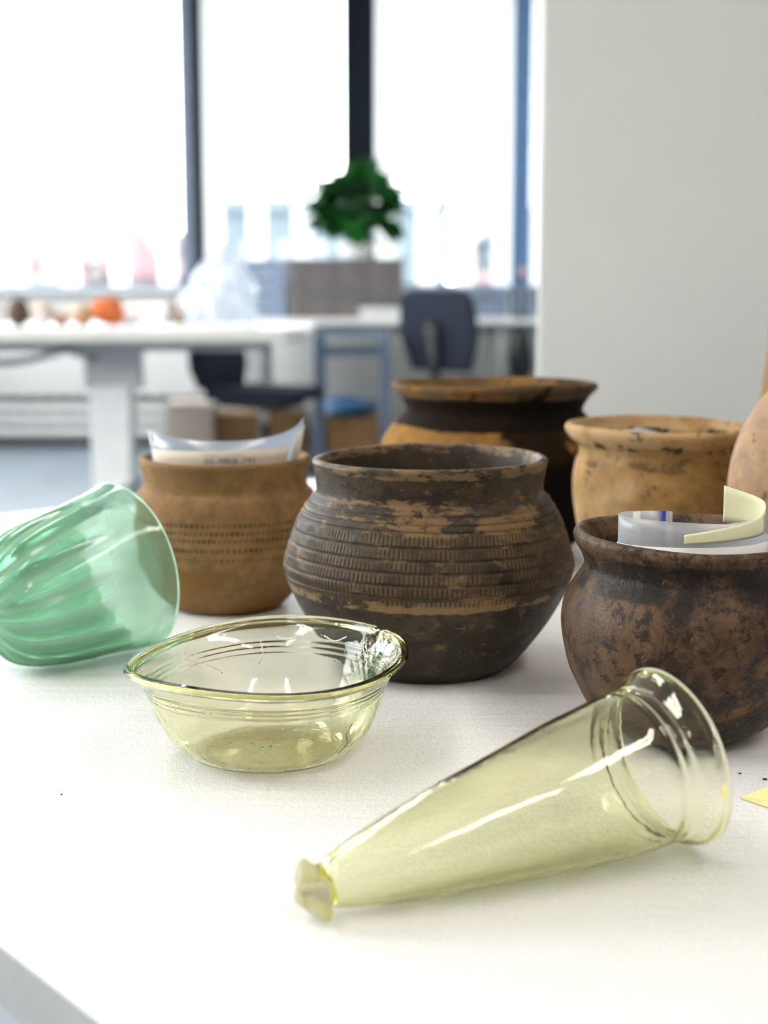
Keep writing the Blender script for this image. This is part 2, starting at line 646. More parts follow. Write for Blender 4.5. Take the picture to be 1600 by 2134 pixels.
window(1, X0, -1.05, [(-1.165, -1.05, 0.10, ALU), (-1.25, -1.165, 0.04, GREYPAINT), (-2.62, -2.56, .05, ALU)])
window(2, -1.05, -0.145, [(-0.245, -0.145, 0.09, ALU)])
window(3, -0.145, 0.86, [(-0.145, -0.045, 0.09, ALU), (0.785, 0.86, 0.06, FLAREBLUE)])
window(4, 0.86, X1, [(0.86, 0.905, 0.06, FLAREBLUE), (1.95, 2.03, .08, ALU), (3.05, 3.13, .08, ALU)])
for k in range(4):
    a = .4 + k * 1.975
    window(5 + k, a, a + 1.975, [(a, a + .04, .05, ALU), (a + 1.935, a + 1.975, .05, ALU)], 'y')

# vertical louvre blinds: one per back window
blind_def = [
    ('white vertical blind in the wide window left of the dark post', [(-2.36, .115), (-2.235, .115), (-1.92, .115), (-1.62, .115), (-1.32, .115)], -2.95, -1.24),
    ('white vertical blind between the two dark posts left of the plant', [(-1.035, .115), (-0.775, .115), (-0.50, .115)], -1.09, -0.23),
    ('white vertical blind right of the plant and dark middle post', [(0.005, .12), (0.26, .125), (0.50, .115), (0.72, .115)], -0.07, 0.80),
    ('white vertical blind in the narrow strip of window beside the pier', [(0.945, .10), (1.22, .115), (1.5, .115)], 0.89, 1.7),
]
for lab, slats, a, b in blind_def:
    bl = thing('vertical_blind', lab, 'blind', ((a + b) / 2, Y1 - 0.06, SZ), group='vertical window blinds')
    box('head_rail', WHITEMET, bl, a - (a + b) / 2, b - (a + b) / 2, -.02, .02, WT - SZ - .06, WT - SZ - .01)
    me = MB().box(-.5, .5, -.0012, .0012, .02, WT - SZ - .06).mesh('slat')
    for (x, wd) in slats:
        o = link('slat', me, BLIND, bl, (x - (a + b) / 2, 0, 0), (0, 0, random.uniform(-.15, .15)))
        o.scale = (wd, 1, 1)

# low radiator under the left window
rad = thing('radiator', 'low white radiator with grey slots under the left window', 'radiator', (-1.75, 8.72, 0))
box('back_panel', WHITEMET, rad, -1.2, 1.2, .08, .12, .06, .30, .004)
for z in (.075, .15, .225):
    box('panel_bar', WHITEMET, rad, -1.2, 1.2, 0, .05, z, z + .045, .008)
box('top_grille', DGREY, rad, -1.2, 1.2, 0, .12, .295, .315, .003)
for k in range(24):
    link('grille_fin', MB().box(-.012, .012, .005, .115, .315, .33).mesh('grille_fin') if k == 0 else bpy.data.meshes['grille_fin'], WHITEMET, rad, (-1.15 + k * .1, 0, 0))
for x in (-1.0, 0, 1.0):
    box('foot', DGREY, rad, x - .03, x + .03, .02, .10, 0, .08)

# ------------------------------------------------------------------ the work table with its foam sheet
TE = Vector((0.65, -0.76)).normalized()      # along the left edge, towards the viewer
TF = Vector((0.76, 0.65)).normalized()       # along the far edge, to the right
TC = Vector((-0.8175, 1.327))                # far left corner
TW, TL = 1.42, 1.34
TOP = 0.7496


def tpt(a, b):
    return TC + TF * a + TE * b


def tquad(a0, a1, b0, b1):
    return [tuple(tpt(a, b)) for a, b in ((a0, b1), (a1, b1), (a1, b0), (a0, b0))]


tb = thing('work_table', 'white work table in the foreground under the pots and glass', 'table', (0, 0, 0))
MB().prism(tquad(0, TL, 0, TW), TOP - .0015, TOP).build('table_top', WHITE, tb)
MB().prism(tquad(0, TL, 0, TW), TOP - .028, TOP - .0015).build('table_edge', LGREY, tb)  # added band: its grey colour stands in for shade on the side face
MB().prism(tquad(.12, TL - .12, .2, .26), TOP - .09, TOP - .028).build('apron', LGREY, tb)
MB().prism(tquad(.12, TL - .12, TW - .26, TW - .2), TOP - .09, TOP - .028).build('apron', LGREY, tb)
for a in (.10, TL - .16):
    for b in (.10, TW - .16):
        MB().prism(tquad(a, a + .06, b, b + .06), 0, TOP - .028).build('leg', LGREY, tb, bev=.004)


def mat_foam():
    m, nt, b, out = link_nt('white_foam')
    c = n_coord(nt)
    g = n_noise(nt, c, 700, 3, 0.7)
    big = n_noise(nt, n_coord(nt), 9, 4, 0.5)
    col = n_mix(nt, n_map(nt, g, 0.35, 0.65), (0.84, 0.83, 0.82), (0.92, 0.915, 0.905))
    _set(nt, b.inputs['Base Color'], col)
    b.inputs['Roughness'].default_value = 0.42
    b.inputs['Specular IOR Level'].default_value = 0.45
    b.inputs['Subsurface Weight'].default_value = 0.0
    rot = nt.nodes.new('ShaderNodeMapping')
    rot.inputs['Rotation'].default_value = (0, 0, math.atan2(0.76, 0.65))
    rot.inputs['Scale'].default_value = (6, 60, 1)
    nt.links.new(nt.nodes.new('ShaderNodeTexCoord').outputs['Object'], rot.inputs['Vector'])
    st = n_noise(nt, rot.outputs[0], 1.0, 3, 0.5)
    h = n_math(nt, 'ADD', n_math(nt, 'MULTIPLY', g, 0.5), n_math(nt, 'MULTIPLY', n_noise(nt, c, 250, 3, .6), 0.6))
    h = n_math(nt, 'ADD', h, n_math(nt, 'MULTIPLY', st, 1.6))
    _set(nt, b.inputs['Normal'], n_bump(nt, h, 0.85, 0.0014))
    return m


FOAM = mat_foam()
fs = MB().prism(tquad(.079, TL - .03, .012, TW - .06), TOP, 0.7499).build('foam_sheet', FOAM)
tag(fs, 'thin white foam sheet laid over the foreground table', 'foam sheet')
ZT = 0.75

# ------------------------------------------------------------------ ceramic vessels


def pot(name, label, loc, outer, thick, mat, n_out=110, n_in=44, nseg=240, disp=None, attrs=None, lip=1.0, rotz=0.0, tilt=(0, 0), cat='pot'):
    prof = vessel_profile(outer, thick, n_out, n_in, 8, lip, floor_t=thick * 1.3)
    V, F, F3, A = lathe(prof, nseg, disp, attrs)
    me = np_mesh(name, V, F, F3, A)
    o = link(name, me, mat, None, loc, (tilt[0], tilt[1], rotz))
    return tag(o, label, cat)


# --- dark biconical pot with rouletted bands, in the middle
bands = [(0.1037, .0052), (0.0955, .0050), (0.0876, .0052), (0.0800, .0052), (0.0722, .0054), (0.0648, .0034)]


def c_attr(T, R, Z, G):
    out = (G == 1)
    zz = Z + wob(T, Z * 0, 0.0009, 3, 4)
    tick = np.zeros_like(Z)
    ridge = np.zeros_like(Z)
    for i, (zc, w) in enumerate(bands):
        env = np.clip(1.6 - np.abs(zz - zc) / (w * 0.5), 0, 1)
        tick = np.maximum(tick, env * (0.5 + 0.5 * np.cos(200 * T + i * 1.7 + 0.6 * np.sin(3 * T))))
        ridge = np.maximum(ridge, env)
    pat = np.clip(.72 + .45 * np.sin(5 * T + 90 * Z) * np.sin(3 * T + 1 - 60 * Z) + .35 * np.sin(17 * T + 210 * Z) + .2 * np.sin(41 * T - 330 * Z), 0.05, 1)
    return {'tick': tick * out * pat, 'ridge': ridge * out * pat ** 1.3}


def c_disp(T, R, Z, G):
    a = c_attr(T, R, Z, G)
    zz = Z + wob(T, Z * 0, 0.0009, 3, 4)
    groove = np.zeros_like(Z)
    for zg in (0.1085, 0.1128, 0.1175, 0.0995, 0.0914, 0.0838, 0.0761, 0.0685):
        groove = np.maximum(groove, np.exp(-((zz - zg) / 0.0009) ** 2))
    R2 = R + (G >= 1) * wob(T, Z, 0.0007, 5, 4, 30) - a['tick'] * 0.0009 - groove * 0.0011 * (G == 1)
    step = np.exp(-((zz - 0.1215) / 0.0016) ** 2) * 0.0012 * (G == 1)
    Z2 = Z + (Z > .1) * wob(T, Z * 0, 0.0012, 8, 3) * (Z - .1) / .05
    return R2 + step, Z2


DARKPOT = clay('smoked_dark_clay', (0.036, 0.024, 0.014), [
    dict(c=(0.020, 0.014, 0.006), s=14, lo=.40, hi=.60, z=(-.01, .062, .006)),
    dict(c=(0.058, 0.040, 0.022), s=34, lo=.50, hi=.64, r=.7),
    dict(c=(0.012, 0.008, 0.006), s=26, lo=.52, hi=.62, st=(1, 1, 2.4), r=.7, a=.7),
    dict(c=(0.20, 0.118, 0.052), s=19, lo=.53, hi=.59, st=(1, 1, 2.8), z=(.066, .131, .003), r=.74, a=.88, zk=.2),
    dict(c=(0.25, 0.155, 0.075), s=24, lo=.45, hi=.51, st=(1, 1, 1.8), z=(.0570, .0680, .003), r=.74, a=.92, zk=.5),
    dict(c=(0.16, 0.095, 0.042), s=75, lo=.58, hi=.64, st=(1, 1, 1.5), r=.75, a=.65),
    dict(c=(0.20, 0.090, 0.014), s=34, lo=.66, hi=.73, r=.7, a=.75),
    dict(c=(0.20, 0.125, 0.06), s=40, lo=.45, hi=.56, st=(1, 1, 3), z=(.1405, .152, .002), r=.7, a=.8, zk=.5),
], rough=0.52, spec=0.26, bump=0.30, bscale=520, seed=1.3, attrs=(('ridge', (0.160, 0.100, 0.046), .6), ('tick', (0.014, 0.010, 0.007), .8)))
pot('biconical_pot', 'dark grey biconical pot with rouletted bands, standing in the middle', (0.0313, 0.9915, ZT),
    [(.0531, 0), (.0575, .0022), (.068, .0125), (.083, .0325), (.0913, .0464), (.0972, .0584), (.1003, .0668), (.1017, .0722), (.1018, .0748), (.1005, .0815),
     (.0942, .1012), (.089, .1124), (.0838, .1196), (.0805, .1225), (.0790, .1265), (.0793, .133), (.0803, .1401), (.0815, .1455)],
    .0058, DARKPOT, n_out=250, n_in=36, nseg=1000, disp=c_disp, attrs=c_attr, lip=.8)

# --- ochre pot with rows of pricked dots
rows = [0.0775, 0.0712, 0.0655, 0.0575, 0.0498]


def l_attr(T, R, Z, G):
    zz = Z + wob(T, Z * 0, 0.0007, 13, 3)
    d = np.zeros_like(Z)
    for i, zc in enumerate(rows):
        fade = 1.0 if i < 4 else 0.55
        msk = 0.6 + 0.4 * np.sin(9 * T + i * 2.1) + 0.3 * np.sin(23 * T + i)
        dot = np.clip(0.5 + 0.9 * np.cos(110 * T + i * 2.0 + 1.2 * np.sin(5 * T + i)), 0, 1)
        d = np.maximum(d, np.clip(1.5 - np.abs(zz - zc) / 0.0013, 0, 1) * dot * np.clip(msk, .5, 1) * fade)
    return {'dot': d * (G == 1)}


def l_disp(T, R, Z, G):
    a = l_attr(T, R, Z, G)
    R2 = R + (G >= 1) * wob(T, Z, 0.0008, 15, 5, 50) - a['dot'] * 0.0010
    Z2 = Z + (Z > .08) * wob(T, Z * 0, 0.0013, 18, 3) * (Z - .08) / .05
    return R2, Z2


OCHRE = clay('ochre_clay', (0.235, 0.132, 0.054), [
    dict(c=(0.20, 0.095, 0.022), s=16, lo=.40, hi=.58, z=(-.01, .046, .008), a=.8),
    dict(c=(0.30, 0.165, 0.085), s=16, lo=.46, hi=.62, z=(.085, .105, .004), a=.7),
    dict(c=(0.18, 0.105, 0.030), s=12, lo=.42, hi=.58, z=(.099, .14, .003), a=.8),
    dict(c=(0.15, 0.095, 0.05), s=24, lo=.58, hi=.70, a=.6),
    dict(c=(0.035, 0.024, 0.016), s=60, lo=.73, hi=.76, a=.9),
], rough=.8, spec=.25, bump=.3, seed=4.0, attrs=(('dot', (0.012, 0.007, 0.003), 1.0),))
pot('dotted_pot', 'ochre clay pot with rows of pricked dots beside the green glass', (-0.1319, 1.1823, ZT),
    [(.0420, 0), (.048, .0022), (.0572, .0115), (.0656, .0245), (.0722, .0403), (.0752, .0606), (.0752, .0805), (.0735, .0925), (.0718, .0968), (.0682, .1000), (.0668, .1055), (.0682, .1140), (.0704, .1215)],
    .0062, OCHRE, n_out=220, n_in=30, nseg=880, disp=l_disp, attrs=l_attr)

# --- sooty pot at the right with the bag in it


def r_disp(T, R, Z, G):
    R2 = R + (G >= 1) * wob(T, Z, 0.0013, 25, 6, 60) + (G >= 1) * wob(T * 3, Z, .0004, 27, 5, 200)
    Z2 = Z + (Z > .08) * wob(T, Z * 0, 0.0022, 28, 4) * (Z - .08) / .04
    return R2, Z2


SOOT = clay('sooty_brown_clay', (0.076, 0.038, 0.018), [
    dict(c=(0.1188, 0.0648, 0.0310), s=18, lo=.46, hi=.60, r=.7, a=.85),
    dict(c=(0.2016, 0.0972, 0.0187), s=14, lo=.38, hi=.56, z=(-.01, .038, .008), d=(-.6, .05), d0=-.01, a=.9),
    dict(c=(0.0043, 0.0032, 0.0029), s=16, lo=.43, hi=.60, r=.78, a=.93, d=(-.75, .05), d0=-.015),
    dict(c=(0.0058, 0.0043, 0.0029), s=28, lo=.40, hi=.56, r=.78, z=(.090, .115, .004), a=.9),
    dict(c=(0.0072, 0.0050, 0.0036), s=90, lo=.51, hi=.59, r=.78, a=.85),
    dict(c=(0.0072, 0.0050, 0.0036), s=30, lo=.48, hi=.66, r=.78, a=.8),
    dict(c=(0.1728, 0.0900, 0.0288), s=95, lo=.62, hi=.68, r=.75, a=.75),
    dict(c=(0.1584, 0.1008, 0.0576), s=60, lo=.48, hi=.60, z=(.114, .13, .003), r=.75, a=.7, zk=.5),
], rough=.5, spec=.26, bump=.55, bscale=380, seed=7.7)
pot('sooty_pot', 'brown pot with black soot patches, holding a bag and yellow slip', (0.1795, 0.8359, ZT),
    [(.026, 0), (.034, .0018), (.0520, .0118), (.0655, .035), (.0712, .0515), (.0740, .0683), (.0722, .0825), (.0668, .0925), (.0630, .0980), (.0612, .1025), (.0626, .1085), (.0660, .1140), (.0674, .1180)],
    .0072, SOOT, n_out=130, n_in=44, nseg=320, disp=r_disp, lip=.9)

# --- big sooty pot at the back
BACKPOT = clay('black_stained_orange_clay', (0.25, 0.125, 0.030), [
    dict(c=(0.15, 0.080, 0.035), s=15, lo=.48, hi=.62, a=.8),
    dict(c=(0.006, 0.004, 0.003), s=9, lo=.28, hi=.40, z=(.1305, .1585, .004), r=.65, a=.97, zk=.4),
    dict(c=(0.008, 0.005, 0.004), s=17, lo=.40, hi=.48, z=(-.02, .108, .010), r=.72, a=.96, zk=.16),
    dict(c=(0.006, 0.004, 0.003), s=12, lo=.34, hi=.44, r=.7, a=.95, d=(-.35, .07), d0=.0),
    dict(c=(0.11, 0.072, 0.042), s=30, lo=.36, hi=.52, z=(.1565, .175, .002), r=.7, a=.85, zk=.6),
], rough=.85, spec=.08, bump=.45, bscale=300, seed=2.2)


def b_disp(T, R, Z, G):
    R2 = R + (G >= 1) * wob(T, Z, 0.0011, 35, 5, 40)
    Z2 = Z + (Z > .1) * wob(T, Z * 0, 0.002, 38, 3) * (Z - .1) / .06
    return R2, Z2


pot('flared_pot', 'large black and orange stained pot with flared rim, farthest of the pots', (0.107, 1.4147, ZT),
    [(.060, 0), (.070, .003), (.092, .022), (.108, .045), (.1165, .0727), (.1150, .098), (.1065, .119), (.0940, .1345), (.0872, .1415), (.0866, .1460), (.0915, .1550), (.0968, .1610), (.0998, .1640)],
    .0072, BACKPOT, disp=b_disp)

# --- buff pot with a speckled rim
BUFF = clay('buff_clay', (0.30, 0.172, 0.062), [
    dict(c=(0.22, 0.110, 0.028), s=12, lo=.40, hi=.62, d=(-.2, .06), d0=-.01, a=.75),
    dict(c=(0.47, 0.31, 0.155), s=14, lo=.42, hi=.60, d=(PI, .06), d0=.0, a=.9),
    dict(c=(0.26, 0.13, 0.035), s=13, lo=.45, hi=.60, z=(.105, .130, .008), a=.7),
    dict(c=(0.45, 0.30, 0.16), s=30, lo=.38, hi=.55, z=(.134, .16, .003), a=.8, zk=.6),
    dict(c=(0.05, 0.032, 0.015), s=60, lo=.59, hi=.65, r=.7, a=.75),
    dict(c=(0.02, 0.014, 0.008), s=45, lo=.50, hi=.55, st=(1, 1, 2), z=(.131, .1395, .002), a=.95, zk=.5),
    dict(c=(0.07, 0.04, 0.016), s=34, lo=.48, hi=.60, z=(.114, .130, .004), r=.7, a=.75, zk=.4),
], rough=.8, spec=.25, bump=.3, seed=9.1)


def f_disp(T, R, Z, G):
    R2 = R + (G >= 1) * wob(T, Z, 0.0009, 45, 5, 40)
    Z2 = Z + (Z > .1) * (wob(T, Z * 0, 0.0014, 48, 3) - .0022 * np.cos(T)) * (Z - .1) / .04
    return R2, Z2


pot('buff_pot', 'pale buff pot with dark specks on its thick rim, behind the sooty pot', (0.2425, 1.2158, ZT),
    [(.040, 0), (.048, .0028), (.062, .0253), (.0735, .050), (.0795, .078), (.0812, .100), (.0790, .1160), (.0765, .1235), (.0772, .1285), (.0815, .1335), (.0862, .1385), (.0882, .1425)],
    .0078, BUFF, disp=f_disp, lip=1.0)

# --- pinkish ovoid jug at the right edge
PINK = clay('pinkish_clay', (0.33, 0.205, 0.115), [
    dict(c=(0.42, 0.28, 0.20), s=14, lo=.42, hi=.6, d=(PI, .05), d0=.03, a=.8),
    dict(c=(0.10, 0.06, 0.04), s=48, lo=.63, hi=.70, st=(1, 1, .6), a=.7),
    dict(c=(0.30, 0.165, 0.08), s=20, lo=.55, hi=.7, a=.6),
], rough=.8, spec=.25, bump=.28, seed=5.5)
pot('ovoid_jug', 'pinkish ovoid jug cut off by the right edge of the picture', (0.3265, 1.05, ZT),
    [(.034, 0), (.040, .003), (.056, .040), (.0680, .080), (.0718, .115), (.0660, .150), (.0500, .180), (.0320, .198), (.0230, .215), (.0220, .235), (.0250, .252), (.0300, .260)],
    .0055, PINK, disp=f_disp, cat='jug')
# --- brown flask behind it
FLASK = clay('brown_flask_clay', (0.30, 0.145, 0.035), [
    dict(c=(0.20, 0.09, 0.02), s=16, lo=.48, hi=.62, a=.7),
    dict(c=(0.07, 0.04, 0.02), s=50, lo=.66, hi=.72, a=.7),
], rough=.75, spec=.3, bump=.25, seed=11.0)
pot('tall_flask', 'tall brown flask whose narrow neck shows behind the pinkish jug', (0.3990, 1.39, ZT),
    [(.040, 0), (.048, .003), (.060, .035), (.062, .065), (.054, .100), (.042, .125), (.0365, .148), (.0330, .19), (.0290, .235), (.0235, .275), (.0215, .295), (.0230, .305)],
    .0055, FLASK, disp=b_disp, cat='flask')

# ------------------------------------------------------------------ glass vessels
GLASS_Y = glass('yellow_green_glass', (19, 19, 130), wav=.10, stria=(1, 1, .25), cloud=((0.84, 0.80, 0.68), 2.0, 3.0, 0.0))
GLASS_B = glass('pale_yellow_glass', (14, 17, 105), wav=.05, bubbles=.5, stria=(.5, .5, 2.5))
GLASS_G = glass('green_glass', (225, 62, 150), rough=.05, cloud=((0.40, 0.63, 0.47), .30, .70, .30), wav=.05)


def k_disp(T, R, Z, G):
    # knob at the tip is a torn, lumpy pontil; the rest nearly true
    near = np.clip((0.0135 - Z) / 0.006, 0, 1)
    lump = (0.34 * np.sin(2 * T + 0.6) + 0.20 * np.sin(3 * T + 2 + 300 * Z) + 0.12 * np.sin(5 * T + 1))
    R2 = R * (1 + near * lump) + (wob(T, Z, 0.0004, 52, 5, 70)) * (1 - near)
    Z2 = Z + near * 0.0022 * np.sin(2 * T + 1.0) + near * .0012 * np.sin(5 * T)
    return R2, Z2


cone_out = [(.0030, 0), (.0075, .0010), (.0105, .0042), (.0098, .0075), (.0082, .0098), (.0092, .0125), (.0112, .0158), (.0166, .036), (.0226, .066), (.0284, .100), (.0336, .132), (.0368, .160), (.0376, .1705), (.0366, .1765), (.0370, .1810), (.0402, .1865), (.0430, .1915), (.0440, .1945)]
prof = vessel_profile(cone_out, .0017, 150, 120, 10, 1.1, floor_t=.0128, base_n=6)
# two trailed threads just below the flaring rim
for zc in (.1755, .1808):
    prof[:, 0] += np.where(prof[:, 2] == 1, 0.0009 * np.exp(-((prof[:, 1] - zc) / .0010) ** 2), 0)
rim = np.exp(-((prof[:, 1] - .1945) / .0018) ** 2)
prof[:, 0] += np.where(prof[:, 2] == 3, -0.0012 * rim, 0)
def k_attr(T, R, Z, G):
    return {'haze': np.where(G < 2, .92 * np.clip((.0118 - Z) / .003, 0, 1) * (.8 + .2 * np.sin(2 * T + 4)), 0)}


V, F, F3, A = lathe(prof, 200, k_disp, k_attr)
cd = Vector((0.899 * math.cos(.163), 0.438 * math.cos(.163), math.sin(.163)))
cone = link('cone_beaker', np_mesh('cone_beaker', V, F, F3, A), GLASS_Y, None, (-0.0356, 0.5768, ZT + .0125), axis_rot(cd))
tag(cone, 'yellow-green glass cone beaker lying on its side in front', 'glass beaker')

# bowl


def bowl_z(T, Z):
    k = np.clip(Z / .056, 0, 1) ** 2
    return k * (0.0032 * np.cos(T - 0.45) + 0.0022 * np.cos(2 * T - 2.2) + 0.0012 * np.cos(3 * T + .4))


def w_disp(T, R, Z, G):
    k = np.clip(Z / .056, 0, 1)
    chip = np.exp(-((T - 0.62) / 0.035) ** 2) * np.clip((Z - .046) / .008, 0, 1)
    jag = .6 * np.exp(-((T - 0.62) / .13) ** 2) * np.clip((Z - .03) / .015, 0, 1)
    R2 = R * (1 + k * (-0.006 * np.cos(2 * T + .3))) + wob(T, Z, .0003, 61, 4, 90) - jag * (.0006 * np.sin(31 * T + 400 * Z) + .0005 * np.sin(67 * T - 700 * Z + 2) + .0003 * np.sin(113 * T + 900 * Z))
    Z2 = Z + bowl_z(T, Z) - 0.0045 * chip + .0005 * jag * np.sin(47 * T)
    return R2, Z2


bowl_out = [(.0370, .0), (.0425, .0010), (.0505, .0052), (.0578, .0135), (.0630, .0235), (.0668, .0335), (.0698, .0420), (.0728, .0475), (.0770, .0525), (.0808, .0562)]
prof = vessel_profile(bowl_out, .0019, 130, 100, 10, 1.15, floor_t=.0028)
for zc in (.0395, .0425, .0452):
    prof[:, 0] += np.where(prof[:, 2] == 1, 0.00045 * np.exp(-((prof[:, 1] - zc) / .0008) ** 2), 0)
# slightly pushed-up base
base = (prof[:, 2] == 0)
prof[base, 1] += .0022 * np.cos(prof[base, 0] / .0385 * PI / 2) ** 2
lastf = (prof[:, 2] == 3) & (prof[:, 0] < .036)
prof[lastf, 1] += .0026 * np.cos(prof[lastf, 0] / .036 * PI / 2) ** 2
thickr = np.where(prof[:, 2] == 3, np.exp(-((prof[:, 1] - .0572) / .0022) ** 2), 0)
prof[:, 0] -= .0016 * thickr
prof[:, 1] += .0007 * thickr
thicko = np.where(prof[:, 2] == 1, np.exp(-((prof[:, 1] - .0560) / .0022) ** 2), 0)
prof[:, 0] += .0008 * thicko
prof[:, 1] -= .0006 * thicko
V, F, F3, A = lathe(prof, 360, w_disp)
bowl = link('glass_bowl', np_mesh('glass_bowl', V, F, F3), GLASS_B, None, (-0.0666, 0.8000, ZT + .0003))
tag(bowl, 'pale yellow glass bowl with a warped, chipped rim in front of the dark pot', 'glass bowl')
CRACK = plain('white_crack', (0.92, 0.93, 0.95), .5)
CRACKD = plain('dark_crack', (0.10, 0.12, 0.06), .8)


def on_lathe(outer, th, z, off):
    o_ = catmull(outer, 300)
    r_ = float(np.interp(z, o_[:, 1], o_[:, 0])) + off
    return (r_ * math.cos(th), r_ * math.sin(th), z)


def crack(parent, outer, pts, off, mat, rad, zfun=None):
    P_ = catmull(np.array(pts, float), 22)
    jr = np.random.default_rng(len(pts) * 7 + int(abs(pts[0][0]) * 50))
    q = []
    for k_, (a_, z_) in enumerate(P_):
        a_ += jr.normal() * .006
        p_ = on_lathe(outer, a_, z_, off)
        dz = float(bowl_z(np.array([a_]), np.array([z_]))[0]) if zfun else 0
        q.append((p_[0], p_[1], p_[2] + dz))
    MB().tube(q, rad, 5).build('crack', mat, parent, smooth=True)


for pts in ([(2.42, .050), (2.46, .046), (2.40, .043), (2.33, .040)], [(1.72, .0465), (1.70, .040), (1.74, .0335)], [(2.25, .038), (2.15, .034), (2.10, .031)],
            [(1.58, .048), (1.50, .046), (1.38, .0475)], [(1.15, .049), (1.02, .047), (.92, .050)]):
    crack(bowl, bowl_out, pts, -.0021, CRACK, .00045, True)
crack(bowl, bowl_out, [(-.72, .030), (-.76, .024), (-.70, .018), (-.74, .011)], .0003, CRACKD, .00022, True)

# green ribbed palm cup lying on its side


def g_attr(T, R, Z, G):
    hz = (lambda q: q * q * (3 - 2 * q))(np.clip((Z - .045) / .050, 0, 1)) * np.clip((.1135 - Z) / .010, 0, 1) * (0.75 + .25 * np.sin(T * 3 + 2.6 + 30 * Z))
    rb_ = np.abs(np.cos(8 * (T + 1.5 * Z))) ** 1.6
    hz2 = .50 * (1 - rb_) * np.clip((.10 - Z) / .05, 0, 1) + .28
    return {'haze': np.where(G == 1, np.maximum(.74 * hz, hz2), 0)}


def g_disp(T, R, Z, G):
    s = np.clip(R / .02, 0, 1) * np.clip((.098 - Z) / .07, 0, 1)
    tw = T + 1.5 * Z
    rib = (np.abs(np.cos(8 * tw)) ** 1.3 - .4)
    R2 = R + s * (.0024 * rib * (G == 1) + .0004 * rib * (G == 3)) + (G > 0) * wob(T, Z, .0007, 71, 3, 20)
    Z2 = Z + np.clip((Z - .09) / .03, 0, 1) * .0016 * np.cos(2 * T + 1)
    return R2, Z2


green_out = [(.010, 0), (.0220, .0018), (.0340, .0085), (.0430, .0205), (.0490, .0375), (.0530, .0575), (.0560, .0775), (.0585, .0955), (.0608, .1095), (.0624, .1165)]
prof = vessel_profile(green_out, .0020, 130, 100, 8, 1.2)
V, F, F3, A = lathe(prof, 360, g_disp, g_attr)
gd = Vector((math.cos(.16) * math.cos(.75), math.cos(.16) * math.sin(.75), math.sin(.16)))
gu = Vector((-math.sin(.16) * math.cos(.75), -math.sin(.16) * math.sin(.75), math.cos(.16)))
gloc = Vector((-.1795, 1.0370, ZT + .0002)) + .0640 * gu - .1165 * gd
green = link('palm_cup', np_mesh('palm_cup', V, F, F3, A), GLASS_G, None, gloc, axis_rot(gd))
tag(green, 'green ribbed glass cup lying on its side at the left edge', 'glass cup')
for pts in ([(-2.35, .018), (-2.25, .04), (-2.05, .062), (-1.9, .068)], [(-1.55, .03), (-1.45, .034), (-1.2, .036), (-.95, .034)], [(-1.30, .055), (-1.15, .075), (-1.05, .10)], [(-1.7, .108), (-1.55, .104), (-1.42, .107)]):
    crack(green, green_out, pts, .0012, CRACKD, .00022)

# ------------------------------------------------------------------ bags, labels and slips in the pots
INK = plain('grey_ink', (0.10, 0.10, 0.10), 0.9)
INKL = plain('pale_ink', (0.38, 0.35, 0.32), 0.9)
LABELP = plain('cream_label_paper', (0.70, 0.62, 0.52), 0.9, var=.04)
YELLOW = plain('pale_yellow_paper', (0.86, 0.84, 0.56), 0.85, var=.03)
BLUEZIP = plain('blue_zip_strip', (0.01, 0.02, 0.30), 0.4)
FILM2 = film('milky_plastic_film', (0.52, 0.58, 0.68), 0.42, 0.12, 0.25)
FILMC = film('thin_clear_film', (0.66, 0.66, 0.69), 0.55, 0.06, 0.3)

lp = Vector((-0.1319, 1.1823, ZT))
top_p = np.array([(-.0575, -.026), (-.045, -.043), (-.022, -.0555), (.005, -.0585), (.030, -.0525), (.050, -.038), (.0620, -.018), (.0660, -.002)])
low_p = np.array([(-.0500, -.020), (-.040, -.034), (-.020, -.0460), (.004, -.0490), (.024, -.0420), (.037, -.030), (.0420, -.016), (.0430, -.004)])
bag = thing('zip_bag', 'clear plastic bag with a printed label, standing in the dotted pot', 'plastic bag', lp)
ztop = lambda u: .1432 + .0085 * abs(2 * u - .92) ** 3 + .0028 * u + .0008 * math.sin(9 * u)
link('film', sheet(top_p, lambda u: .045, ztop, .0008, 8, 70, low_p), FILM2, bag)
P = catmull(top_p, 200)
L = np.r_[0, np.cumsum(np.linalg.norm(np.diff(P, axis=0), axis=1))]
tn = np.gradient(P, axis=0)
tn /= np.linalg.norm(tn, axis=1)[:, None]
nO = np.stack([tn[:, 1], -tn[:, 0]], 1)


def on_bag(u, off):
    q = u * L[-1]
    return np.array([np.interp(q, L, P[:, k] + nO[:, k] * off) for k in (0, 1)])


lab_path = [on_bag(u, .0011) for u in np.linspace(.05, .80, 14)]
low_l = [on_bag(u, .0011) * .93 for u in np.linspace(.05, .80, 14)]
lbl = link('paper_label', sheet(lab_path, lambda u: .10, lambda u: .1352 + .0018 * u, .0004, 6, 60, low_l), LABELP, bag)
seam_path = [on_bag(u, .0012) for u in np.linspace(.86, .995, 8)]
link('side_seam', sheet(seam_path, lambda u: .10, lambda u: .1455 + .006 * u, .0006, 5, 20, [q * .84 for q in seam_path]), PAPER, bag)
seam_path = [on_bag(u, .0012) for u in np.linspace(.0, .035, 4)]
link('side_seam', sheet(seam_path, lambda u: .10, lambda u: .1495 - .004 * u, .0006, 5, 10, [q * .84 for q in seam_path]), PAPER, bag)


def text_mesh(txt, size):
    c = bpy.data.curves.new('t', 'FONT')
    c.body = txt
    c.size = size
    c.resolution_u = 2
    o = bpy.data.objects.new('t', c)
    COL.objects.link(o)
    bpy.context.view_layer.update()
    me = bpy.data.meshes.new_from_object(o.evaluated_get(bpy.context.evaluated_depsgraph_get()))
    bpy.data.objects.remove(o)
    return me


